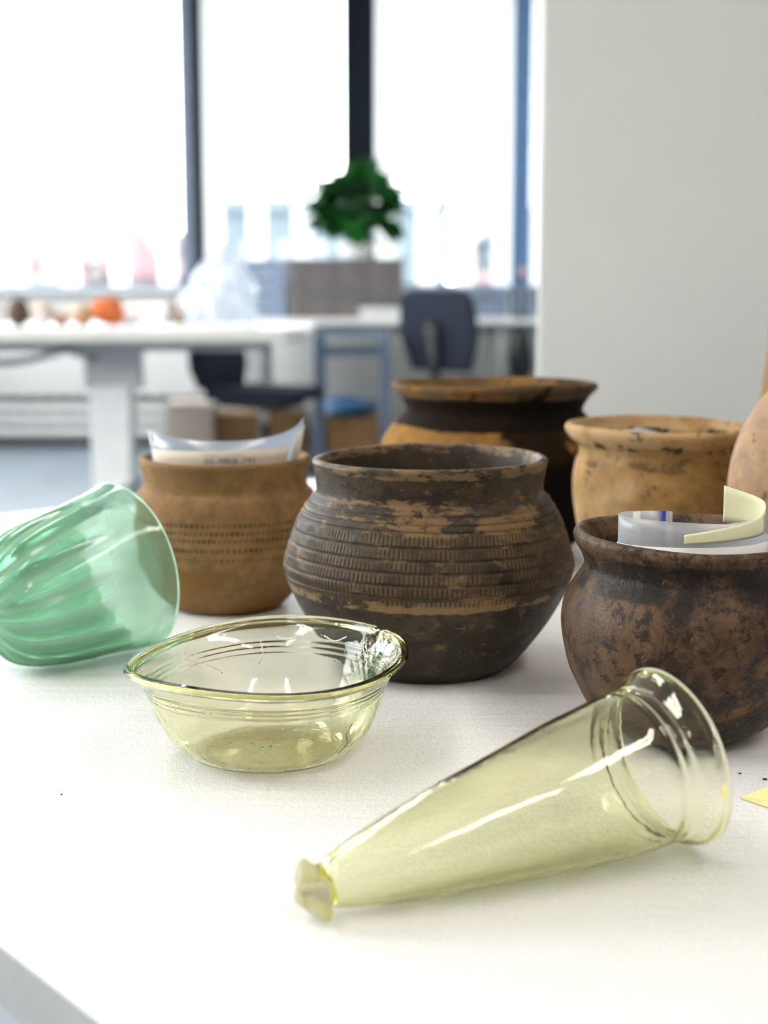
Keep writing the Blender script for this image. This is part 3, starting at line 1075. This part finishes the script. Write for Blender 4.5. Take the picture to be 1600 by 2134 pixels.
def bag_text(txt, size, u0, z0, mat, stretch=1.0):
    me = text_mesh(txt, size)
    for v in me.vertices:
        u = u0 + v.co.x * stretch / L[-1]
        q = on_bag(u, .0016)
        v.co = (q[0], q[1], z0 + v.co.y + .0016 * (u - .4))
    me.name = 'print'
    o = link('print', me, mat, lbl)
    o.parent = lbl
    return o


bag_text('VONDST   NUMMER', .0030, .36, .1318, INKL, 1.15)
bag_text('.02  MKB .743', .0062, .36, .1262, INK, 1.15)

# rolled bag and yellow slip in the sooty pot
rp = Vector((0.1795, 0.8359, ZT))
rb = thing('rolled_bag', 'rolled clear zip bag with a blue line, standing in the sooty pot', 'plastic bag', rp)
roll = [(-.0105, -.004), (-.024, -.0035), (-.038, -.0085), (-.0445, -.020), (-.038, -.0335), (-.020, -.0425), (.004, -.0455), (.026, -.040), (.0415, -.026)]
ztr = lambda u: .1352 + .0010 * math.sin(5 * u) + (.004 * max(0, u - .75) * 4)
link('film', sheet(roll, lambda u: .085, ztr, .0006, 8, 90), FILMC, rb)
pr = catmull(roll, 300)


def sub(u0, u1, off, n=20):
    t = np.gradient(pr, axis=0)
    t /= np.linalg.norm(t, axis=1)[:, None]
    q = pr + np.stack([t[:, 1], -t[:, 0]], 1) * off
    return [q[int(k)] for k in np.linspace(u0 * 299, u1 * 299, n)]


link('zip_line', sheet(sub(.030, .045, -.0006, 4), lambda u: .10, lambda u: .1356, .0004, 3, 6), BLUEZIP, rb)
link('zip_line', sheet(sub(.045, .060, .0006, 4), lambda u: .10, lambda u: .1356, .0004, 3, 6), BLUEZIP, rb)
link('white_strip', sheet(sub(.135, .17, -.0006, 4), lambda u: .10, lambda u: .1356, .0004, 3, 6), PAPER, rb)
link('paper_insert', sheet(sub(.30, .97, .0009, 30), lambda u: .085, lambda u: .1205 + .0018 * u, .0004, 4, 50), PAPER, rb)
ys = sheet([(-.0125, -.0478), (.006, -.0478), (.022, -.0435), (.0345, -.0335), (.0375, -.0235), (.0315, -.0160), (.0170, -.0125)],
           lambda u: .1235 + .0055 * u + .004 * max(0, u - .6), lambda u: .1290 + .0175 * min(u, .72) / .72 * .62 + .012 * max(0, u - .55) / .45, .0003, 6, 80)
tag(link('yellow_slip', ys, YELLOW, None, rp), 'curled pale yellow paper slip tucked into the bag in the sooty pot', 'paper slip')

# clear bag inside the buff pot
bb = sheet([(-.036, .030), (-.022, .024), (-.010, .030), (.002, .022)], lambda u: .06, lambda u: .1425 - .010 * abs(u - .35), .0006, 6, 40, [(-.030, .01), (-.018, .004), (-.008, .01), (.002, .004)])
bo = thing('clear_bag', 'crumpled clear bag with a white label inside the buff pot', 'plastic bag', (0.2425, 1.2158, ZT))
link('film', bb, FILM, bo)
link('paper_label', sheet([(-.026, .0215), (-.014, .0235), (-.004, .0225)], lambda u: .10, lambda u: .1385 - .009 * u, .0004, 4, 16), PAPER, bo)

# ------------------------------------------------------------------ small things on the foam
scrap = MB()
pts = [((0.1870, 0.7220), .0006), ((0.2030, 0.7300), .0035), ((0.2260, 0.7330), .0045), ((0.2260, 0.7010), .0030), ((0.1975, 0.7085), .0008), ((0.2080, 0.7190), .0004)]
k0 = len(scrap.v)
for t in (0, .0004):
    for (p, z) in pts:
        scrap.v.append((p[0], p[1], ZT + z + t))
for t, flip in ((0, True), (6, False)):
    for q in ((0, 5, 1), (5, 2, 1), (5, 3, 2), (0, 4, 5), (4, 3, 5)):
        scrap.f.append(tuple(t + i for i in (q if not flip else q[::-1])))
for a, b in ((0, 4), (4, 3), (3, 2), (2, 1), (1, 0)):
    scrap.f.append((a, b, b + 6, a + 6))
YEL2 = plain('bright_yellow_paper', (0.86, 0.80, 0.36), 0.85, var=.03)
tag(scrap.build('paper_scrap', YEL2), 'folded yellow paper scrap lying at the right edge of the foam', 'paper')


def lump(name, mat, loc, size, label=None, cat=None, group=None, seed=0, sub_=2, amp=.22, parent=None, flat=False):
    bm = bmesh.new()
    bmesh.ops.create_icosphere(bm, subdivisions=sub_, radius=.5)
    r = np.random.default_rng(seed)
    d = r.normal(size=(5, 3))
    ph = r.uniform(0, 6.3, 5)
    for v in bm.verts:
        n = v.co.normalized()
        k = sum(math.sin(3.0 * n.dot(Vector(d[i])) + ph[i]) for i in range(5)) / 5
        v.co *= 1 + amp * 1.6 * k
        v.co = Vector((v.co.x * size[0], v.co.y * size[1], v.co.z * size[2]))
    zmin = min(v.co.z for v in bm.verts)
    for v in bm.verts: v.co.z -= zmin
    for f in bm.faces: f.smooth = not flat
    me = bpy.data.meshes.new(name)
    bm.to_mesh(me)
    bm.free()
    o = link(name, me, mat, parent, loc)
    return tag(o, label, cat, group) if label else o


CRUMB = plain('dark_soil', (0.03, 0.018, 0.012), 0.95, var=.3, scale=300)
lump('soil_crumb', CRUMB, (0.1962, .7610, ZT), (.0022, .0013, .0008), 'tiny dark soil crumb on the foam right of the cone rim', 'soil crumb', 'soil crumbs', 1, 1)
lump('soil_crumb', CRUMB, (0.2076, .7517, ZT), (.0030, .0022, .0010), 'dark soil crumb at the right edge above the yellow scrap', 'soil crumb', 'soil crumbs', 2, 1)
lump('soil_crumb', CRUMB, (-0.1707, .7281, ZT), (.0015, .0015, .0009), 'tiny dark soil crumb on the foam at the far left', 'soil crumb', 'soil crumbs', 3, 1)
lump('soil_crumb', CRUMB, (0.0300, .7480, ZT), (.0011, .0010, .0007), 'tiny soil crumb between the glass bowl and the cone beaker', 'soil crumb', 'soil crumbs', 4, 1)

# ------------------------------------------------------------------ background: left height-adjustable table
lt = thing('column_table', 'white table on one thick column at the left, carrying sherds', 'table', (-1.30, 6.90, 0))
TZ = .80
tp_ = [(-1.0, -.40), (.86, -.40), (.955, -.33), (.955, .40), (-1.0, .40)]
MB().prism(tp_, TZ - .012, TZ).build('table_top', WHITE, lt, bev=.004, seg=2)
MB().prism(tp_, TZ - .065, TZ - .012).build('table_edge', EDGE, lt, bev=.012, seg=3)
box('column', WHITEMET, lt, -.098, .098, -.07, .07, .04, .52, .012)
box('upper_column', LGREY, lt, -.125, .145, -.05, .05, .50, .70, .012)
box('support_beam', LGREY, lt, -.75, .75, -.06, .06, TZ - .12, TZ - .065, .008)
box('foot', WHITEMET, lt, -.07, .07, -.36, .36, 0, .045, .012)
hose = [(-.75 + .02 * k, -.30, TZ - .10 - .06 * abs(math.sin(k * .105))) for k in range(38)]
MB().tube(hose, .018, 8).build('cable', DGREY, lt, smooth=True)

SH = {
    'cream': plain('cream_sherd', (0.50, 0.38, 0.30), .8), 'white': plain('white_sherd', (0.60, 0.56, 0.54), .6),
    'brown': plain('brown_sherd', (0.08, 0.045, 0.03), .8), 'orange': plain('orange_sherd', (0.50, 0.11, 0.02), .7),
    'tan': plain('tan_sherd', (0.38, 0.20, 0.09), .8), 'pink': plain('pink_sherd', (0.45, 0.27, 0.22), .8), 'grey': plain('grey_sherd', (0.30, 0.29, 0.31), .8),
}
items = [
    (8, 'white', .09, .10, 'white glazed sherd at the left end of the far table'),
    (40, 'tan', .085, .10, 'tan pottery sherd next to the white one on the far table'),
    (57, 'white', .05, .08, 'small pale sherd between tan and dark brown sherds'),
    (74, 'brown', .080, .10, 'dark brown sherd left of the round pale pebble'),
    (105, 'cream', .08, .095, 'cream sherd behind the round pale pebble'),
    (119, 'white', .055, .055, 'small round white pebble in front of the sherds'),
    (140, 'pink', .07, .055, 'low pink sherd in the middle of the sherd row'),
    (165, 'cream', .075, .085, 'cream sherd left of the orange mound'),
    (188, 'tan', .075, .065, 'tan sherd leaning on the big orange sherd'),
    (229, 'orange', .135, .115, 'large bright orange sherd on the far table'),
    (285, 'grey', .06, .03, 'flat grey sherd in front of the white tray'),
]
for i, (px, c, w, h, lab) in enumerate(items):
    x = (px - 800) / 3000 * 6.85
    yy = (6.76, 6.91)[i % 2] - (.29 if px == 119 else 0) - (.30 if px == 74 else 0) - (.05 if px == 285 else 0)
    lump('pottery_sherd' if px != 119 else 'pebble', SH[c], (x, yy, TZ), (w * 1.25, .09 if w > .06 else .05, h * 1.2), lab, 'sherd' if px != 119 else 'pebble', 'finds on the far table', 20 + i, 2, .3)
tr = thing('white_tray', 'shallow white tray behind the sherds on the far table', 'tray', (-1.19, 7.13, TZ))
box('tray_floor', WHITE, tr, -.13, .13, -.1, .1, 0, .012)
for q in ((-.13, .13, -.1, -.09), (-.13, .13, .09, .1), (-.13, -.12, -.09, .09), (.12, .13, -.09, .09)):
    box('tray_side', WHITE, tr, q[0], q[1], q[2], q[3], .012, .10, .004)
WOODB = plain('brown_wood', (0.36, 0.19, 0.05), .6)
wb = thing('wooden_box', 'brown wooden box beside the crumpled clear bag', 'box', (-.965, 7.20, TZ), (0, 0, .15))
box('body', WOODB, wb, -.075, .075, -.07, .07, 0, .105, .006)
box('lid', WOODB, wb, -.08, .08, -.075, .075, .105, .125, .006)


def crumpled(name, label, loc, size, seed, mat):
    bm = bmesh.new()
    bmesh.ops.create_icosphere(bm, subdivisions=4, radius=.5)
    r = np.random.default_rng(seed)
    D = r.normal(size=(9, 3)) * 1.0
    ph = r.uniform(0, 6.3, 9)
    for v in bm.verts:
        n = v.co.normalized()
        k = sum(abs(math.sin((2 + i * .8) * n.dot(Vector(D[i])) + ph[i])) for i in range(9)) / 9
        v.co *= .72 + .55 * k
        tz = v.co.z + .5
        tap = 1.15 - .75 * max(0, tz)
        v.co = Vector(((v.co.x * tap + .10 * tz) * size[0], v.co.y * tap * size[1], max(v.co.z + .38, 0) * size[2]))
    me = bpy.data.meshes.new(name)
    bm.to_mesh(me)
    bm.free()
    return tag(link(name, me, mat, None, loc), label, 'plastic bag')


FILMB = film('crinkled_film', (0.62, 0.68, 0.78), 0.42, 0.18, 0.2)
crumpled('crumpled_bag', 'tall crumpled clear plastic bag on the far table', (-.80, 6.98, TZ), (.40, .30, .42), 5, FILMB)
ps = thing('paper_pile', 'loose white sheets lying in front of the crumpled bag', 'paper', (-.78, 6.66, TZ))
for k in range(3):
    box('sheet', PAPER, ps, -.15 + .01 * k, .15 + .012 * k, -.10, .10, .004 * k, .004 * k + .0035)

# ------------------------------------------------------------------ background: desk along the window
DZ = .80
dk = thing('window_desk', 'long white desk along the windows under crates and plant', 'desk', (.35, 8.35, 0))
box('desk_top', WHITE, dk, -1.15, 1.5, -.38, .38, DZ - .032, DZ, .006)
for x in (.30, -1.08, 1.44):
    box('leg', LGREY, dk, x - .03, x + .06, -.32, .32, 0, DZ - .032, .006)
box('cable_tray', LGREY, dk, -1.05, 1.44, .26, .32, DZ - .10, DZ - .06)


def crate(label, x0, x1, y0, y1, z0, h, mat, group):
    cx, cy_ = (x0 + x1) / 2, (y0 + y1) / 2
    c = thing('storage_crate', label, 'crate', (cx, cy_, z0), group=group)
    a, b = (x1 - x0) / 2, (y1 - y0) / 2
    t = .012
    box('crate_floor', mat, c, -a, a, -b, b, 0, t)
    box('front_wall', mat, c, -a, a, -b, -b + t, t, h)
    box('back_wall', mat, c, -a, a, b - t, b, t, h)
    box('side_wall', mat, c, -a, -a + t, -b + t, b - t, t, h)
    box('side_wall', mat, c, a - t, a, -b + t, b - t, t, h)
    MB().box(-a - .01, a + .01, -b - .012, -b, h - .022, h).box(-a - .01, a + .01, b, b + .012, h - .022, h).box(-a - .012, -a, -b, b, h - .022, h).box(a, a + .012, -b, b, h - .022, h).build('rim', DGREY if mat is CRATE else mat, c)
    n = max(2, int((x1 - x0) / .14))
    for k in range(n):
        x = -a + (k + .5) * 2 * a / n
        box('rib', mat, c, x - .006, x + .006, -b - .008, -b, .01, h - .022)
    box('handle', DGREY, c, -.045, .045, -b - .006, -b + .002, h * .55, h * .72, .003)
    return c


crate('taupe crate at the bottom of the stack under the plant', -.535, .108, 8.20, 8.58, DZ, .158, CRATE, 'taupe crates under the plant')
crate('taupe crate on top of its stack, carrying the potted plant', -.535, .108, 8.20, 8.58, DZ + .16, .168, CRATE, 'taupe crates under the plant')
blab = ['lowest of the four pale blue trays left of the taupe crates', 'second lowest of the pale blue trays left of the taupe crates', 'third from the bottom of the four pale blue trays', 'topmost of the four pale blue trays beside the plant']
for k in range(4):
    crate(blab[k], -.79, -.562, 8.22, 8.55, DZ + k * .081, .079, CRATEB, 'pale blue trays')
GB = plain('grey_blue_box', (0.20, 0.25, 0.34), .5)
crate('grey-blue crate on the desk near the pier, left of the black rod', .46, .70, 8.30, 8.60, DZ, .17, GB, 'grey-blue crates by the pier')
crate('grey-blue crate on the desk against the pier', .745, .99, 8.30, 8.60, DZ, .17, GB, 'grey-blue crates by the pier')
rod = thing('black_rod', 'thin black stand with a pale pink ball on top by the pier', 'stand', (.766, 8.10, DZ))
MB().tube([(0, 0, 0), (0, 0, .012)], .05, 20).build('base', BLACK, rod)
MB().tube([(0, 0, .01), (0, 0, .235)], .011, 12).build('rod', BLACK, rod, smooth=True)
lump('ball', SH['pink'], (0, 0, .23), (.055, .055, .055), parent=rod, amp=.0)
pb = thing('paper_stack', 'stack of white papers on the desk left of the dark chair', 'paper stack', (.0, 8.08, DZ))
for k in range(7):
    j = random.uniform(-.006, .006)
    box('sheaf', PAPER, pb, -.135 + j, .145 + j, -.10, .10, .0085 * k, .0085 * k + .008)

# steel trolley under the desk
tl = thing('steel_trolley', 'blue-grey steel trolley frame below the desk, with a low shelf', 'trolley', (-.168, 7.70, 0))
for x in (-.172, .172):
    for y in (-.2, .2):
        box('post', STEEL, tl, x - .022, x + .022, y - .02, y + .02, .06, .735, .004)
        MB().tube([(x - .015, y, .03), (x + .015, y, .03)], .03, 14).build('wheel', BLACK, tl, smooth=True)
for y in (-.2, .2):
    box('cross_bar', STEEL, tl, -.172, .172, y - .012, y + .012, .62, .655, .003)
box('top_shelf', STEEL, tl, -.195, .195, -.22, .22, .725, .742, .003)
box('low_shelf', STEEL, tl, -.19, .19, -.19, .19, .10, .118, .003)


def carton(label, loc, a, b, h, mat, group, rz=0.0):
    c = thing('cardboard_box', label, 'box', loc, (0, 0, rz), group)
    box('body', mat, c, -a, a, -b, b, 0, h, .003)
    box('flap', mat, c, -a, -.002, -b, b, h, h + .006)
    box('flap', mat, c, .002, a, -b, b, h, h + .006)
    box('tape', CREAMBOX, c, -.02, .02, -b - .001, b, h + .006, h + .0075)
    return c


carton('brown cardboard box on the low shelf of the steel trolley', (-.168, 7.70, .119), .140, .165, .165, CARD, 'boxes on the floor')
carton('brown cardboard box on the floor behind the low chair', (-.66, 7.80, 0), .24, .16, .30, CARD, 'boxes on the floor')
carton('cream cardboard box on the floor under the far table end', (-1.03, 7.74, 0), .125, .14, .36, CREAMBOX, 'boxes on the floor')
lump('blue_sack', BLUEBAG, (-.168, 7.70, .2915), (.30, .26, .10), 'blue plastic sack on the cardboard box in the trolley', 'sack', 'blue plastic sacks', 51, 3, .3)
lump('blue_sack', BLUEBAG, (-.62, 7.80, .3085), (.22, .20, .09), 'blue-green plastic sack on the cardboard box left of the trolley', 'sack', 'blue plastic sacks', 52, 3, .3)
lump('blue_sack', BLUEBAG, (-1.10, 7.12, 0), (.14, .14, .17), 'small blue plastic sack on the floor under the left table', 'sack', 'blue plastic sacks', 53, 3, .25)


def office_chair(label, loc, rz, back_h, back_z, group):
    c = thing('office_chair', label, 'chair', loc, (0, 0, rz), group)
    # faces +x; backrest at -x
    pr_ = [(-.23, -.21), (.20, -.23), (.25, -.17), (.25, .17), (.20, .23), (-.23, .21)]
    MB().prism(pr_, .42, .485).build('seat', NAVY, c, bev=.025, seg=3)
    box('seat_pan', BLACK, c, -.16, .16, -.14, .14, .385, .42, .01)
    w0, w1 = .19, .25
    bp = [(-w0, 0), (w0, 0), (w1, back_h * .45), (w1 * .93, back_h * .88), (w1 * .72, back_h), (-w1 * .72, back_h), (-w1 * .93, back_h * .88), (-w1, back_h * .45)]
    b_ = MB().prism(bp, -.028, .028, (1, 2, 0)).build('backrest', NAVY, c, (-.245, 0, back_z), (0, -.14, 0), .02, 3)
    MB().tube([(-.08, 0, .40), (-.25, 0, .40), (-.295, 0, .46), (-.325, 0, back_z + back_h * .62)], .028, 10).build('back_bracket', BLACK, c, smooth=True)
    box('bracket_knob', BLACK, c, -.345, -.30, -.04, .04, back_z + back_h * .35, back_z + back_h * .55, .01)
    MB().tube([(0, 0, .10), (0, 0, .30)], .032, 14).build('gas_sleeve', BLACK, c, smooth=True)
    MB().tube([(0, 0, .30), (0, 0, .39)], .018, 14).build('gas_rod', LGREY, c, smooth=True)
    for k in range(5):
        a = 2 * PI * k / 5 + .3
        l = MB().tube([(.02, 0, .105), (.16, 0, .085), (.30, 0, .065)], [.026, .022, .016], 8).build('base_leg', BLACK, c, rot=(0, 0, a), smooth=True)
        MB().tube([(.29, -.018, .026), (.29, .018, .026)], .026, 14).build('caster', BLACK, l, smooth=True)
    lev = MB().tube([(.02, .1, .40), (.03, .27, .395)], .007, 8).build('lever', BLACK, c, smooth=True)
    return c


office_chair('low dark office chair seen from the side beyond the left table', (-.60, 7.20, 0), -0.45, .25, .47, 'office chairs')
office_chair('dark office chair with its tall backrest turned to us, by the desk', (.46, 7.62, 0), 0.85, .42, .55, 'office chairs')
# bag hanging below the desk
hb = thing('black_bag', 'black bag hanging under the desk beside the pier', 'bag', (.745, 7.95, 0))
lump('bag_body', BLACK, (0, 0, .40), (.13, .12, .34), parent=hb, seed=61, amp=.2, sub_=3)
MB().tube([(-.03, 0, .60), (-.02, 0, .72), (0, 0, .766), (.02, 0, .72), (.03, 0, .60)], .009, 8).build('strap', BLACK, hb, smooth=True)

# ------------------------------------------------------------------ potted plant
pz0 = DZ + .16 + .168 + .001
pl = thing('potted_plant', 'bushy green potted plant on the taupe crates before the window', 'plant', (-.165, 8.38, pz0))
prof = vessel_profile([(.078, 0), (.085, .004), (.095, .05), (.102, .072), (.108, .076), (.108, .092)], .006, 40, 30, 5)
V, F, F3, A = lathe(prof, 40)
link('flower_pot', np_mesh('flower_pot', V, F, F3), WHITE, pl)
MB().tube([(0, 0, .07), (0, 0, .080)], .095, 24).build('soil', SOIL, pl)
lv, lf = [], []
for i, (u, w, zc) in enumerate([(0, .02, 0), (.15, .42, .03), (.35, .62, .05), (.5, .48, .04), (.7, .40, .0), (.86, .20, -.06), (1, 0.01, -.14)]):
    lv += [(u, -w, zc + .10), (u, 0, zc), (u, w, zc + .10)]
    if i:
        k = (i - 1) * 3
        lf += [(k, k + 1, k + 4, k + 3), (k + 1, k + 2, k + 5, k + 4)]
leaf_me = bpy.data.meshes.new('leaf')
leaf_me.from_pydata(lv, [], lf)
leaf_me.materials.append(LEAF)
for p in leaf_me.polygons: p.use_smooth = True
rr = random.Random(11)
n_leaf = 0
while n_leaf < 150:
    d = Vector((rr.gauss(0, 1), rr.gauss(0, 1), rr.gauss(0, 1))).normalized()
    if d.z < -.75: continue
    rad_ = rr.uniform(.15, 1.0) ** .6
    p = Vector((d.x * .195, d.y * .18, .29 + d.z * .20))
    p = Vector((p.x * rad_, p.y * rad_, .29 + (p.z - .29) * rad_))
    if p.z < .11: p.z = .11 + rr.uniform(0, .03)
    e = Vector((d.x, d.y, d.z * .5 + rr.uniform(-.5, .2))).normalized()
    o = link('leaf', leaf_me, None, pl, p, (rr.uniform(-.6, .6), -math.asin(max(-1, min(1, e.z))) + rr.uniform(-.2, .2), math.atan2(e.y, e.x)))
    s_ = rr.uniform(.11, .155)
    o.scale = (s_, s_, s_)
    n_leaf += 1
for q in ((.25, .05, .38), (-.26, -.02, .30), (-.22, .02, .26), (.22, -.03, .40), (.0, .0, .53), (.05, -.05, .50), (-.20, -.05, .37)):
    o = link('leaf', leaf_me, None, pl, (q[0] * .85, q[1], q[2]), (rr.uniform(-.4, .4), .15, math.atan2(q[1], q[0])))
    o.scale = (.13, .13, .13)
for k in range(16):
    a = k * 2.4
    r_ = .05 + .10 * ((k * 37) % 10) / 10
    MB().tube([(.03 * math.cos(a), .03 * math.sin(a), .075), (.6 * r_ * math.cos(a), .6 * r_ * math.sin(a), .22), (r_ * math.cos(a), r_ * math.sin(a), .34 + .01 * k % .1)], .004, 6).build('stem', STEM, pl, smooth=True)

# ------------------------------------------------------------------ ceiling lamps
LAMP = emit('lamp_diffuser', (1.0, 0.93, 0.85), 14.0)
where = ['left above the work table', 'right above the work table', 'between the work table and the far table', 'over the left table', 'over the window desk', 'behind the viewer on the left', 'behind the viewer on the right']
for (x, y), w in zip(((-1.1, .1), (1.1, -.2), (-1.2, 2.4), (-1.5, 5.2), (1.2, 5.2), (-1.2, -2.2), (1.2, -2.2)), where):
    c = thing('ceiling_light', 'long ceiling light fitting ' + w, 'lamp', (x, y, ZC - .07), group='ceiling lights')
    box('housing', WHITEMET, c, -.15, .15, -.75, .75, .02, .07, .004)
    box('diffuser', LAMP, c, -.13, -.02, -.72, .72, 0, .02)
    box('diffuser', LAMP, c, .02, .13, -.72, .72, 0, .02)

# ------------------------------------------------------------------ outside the windows
GROUND = plain('grey_paving', (0.22, 0.22, 0.22), .9)
tag(MB().box(-60, 60, 9.4, 120, -.35, -.2).build('ground', GROUND), kind='structure')
tag(MB().box(-60, -3.6, -40, 9.4, -.35, -.2).build('ground', GROUND), kind='structure')
REDW = plain('faded_red_brick', (0.18, 0.115, 0.125), .9)
BLUW = plain('blue_grey_cladding', (0.095, 0.125, 0.145), .8)
ROOF = plain('red_roof_tiles', (0.19, 0.11, 0.12), .9)
HWIN = plain('house_window', (0.17, 0.19, 0.21), .2)
OUTW = plain('pale_window_frame', (0.26, 0.27, 0.28), .9)


def house(label, x0, x1, y0, h, hr, wall, depth=8, wins=3):
    w_ = x1 - x0
    c = thing('house', label, 'house', ((x0 + x1) / 2, y0, -.2))
    a = w_ / 2
    box('wall', wall, c, -a, a, 0, depth, 0, h)
    MB().prism([(-a - .2, h), (a + .2, h), (0, h + hr)] if hr > .6 else [(-a - .1, h), (a + .1, h), (a + .1, h + hr), (-a - .1, h + hr)], -.15, depth + .15, (0, 2, 1)).build('roof', ROOF if wall is REDW else wall, c)
    for k in range(wins):
        x = -a + (k + .5) * w_ / wins
        f = box('window', OUTW, c, x - w_ / wins * .22, x + w_ / wins * .22, -.06, .02, h * .48, h * .74)
        box('pane', HWIN, f, x - w_ / wins * .18, x + w_ / wins * .18, -.08, -.05, h * .50, h * .72)
    return c


house('red gabled house far outside the left window', -9.5, -7.35, 36, 1.6, 1.5, REDW, wins=1)
house('smaller red gabled house right of it outside the left window', -6.75, -5.5, 36, 1.3, 1.3, REDW, wins=1)
house('reddish house at the far left outside', -12.3, -10.0, 36, 2.7, .4, REDW, wins=1)
house('blue-grey flat building outside behind the plant', -5.2, 1.7, 40, 3.0, .35, BLUW, wins=7)
house('low blue-grey building outside right of the plant', 3.0, 5.4, 44, 2.3, 1.2, BLUW, wins=2)
house('low red building outside near the right blind', 2.4, 5.8, 34, .9, .5, REDW, wins=3)
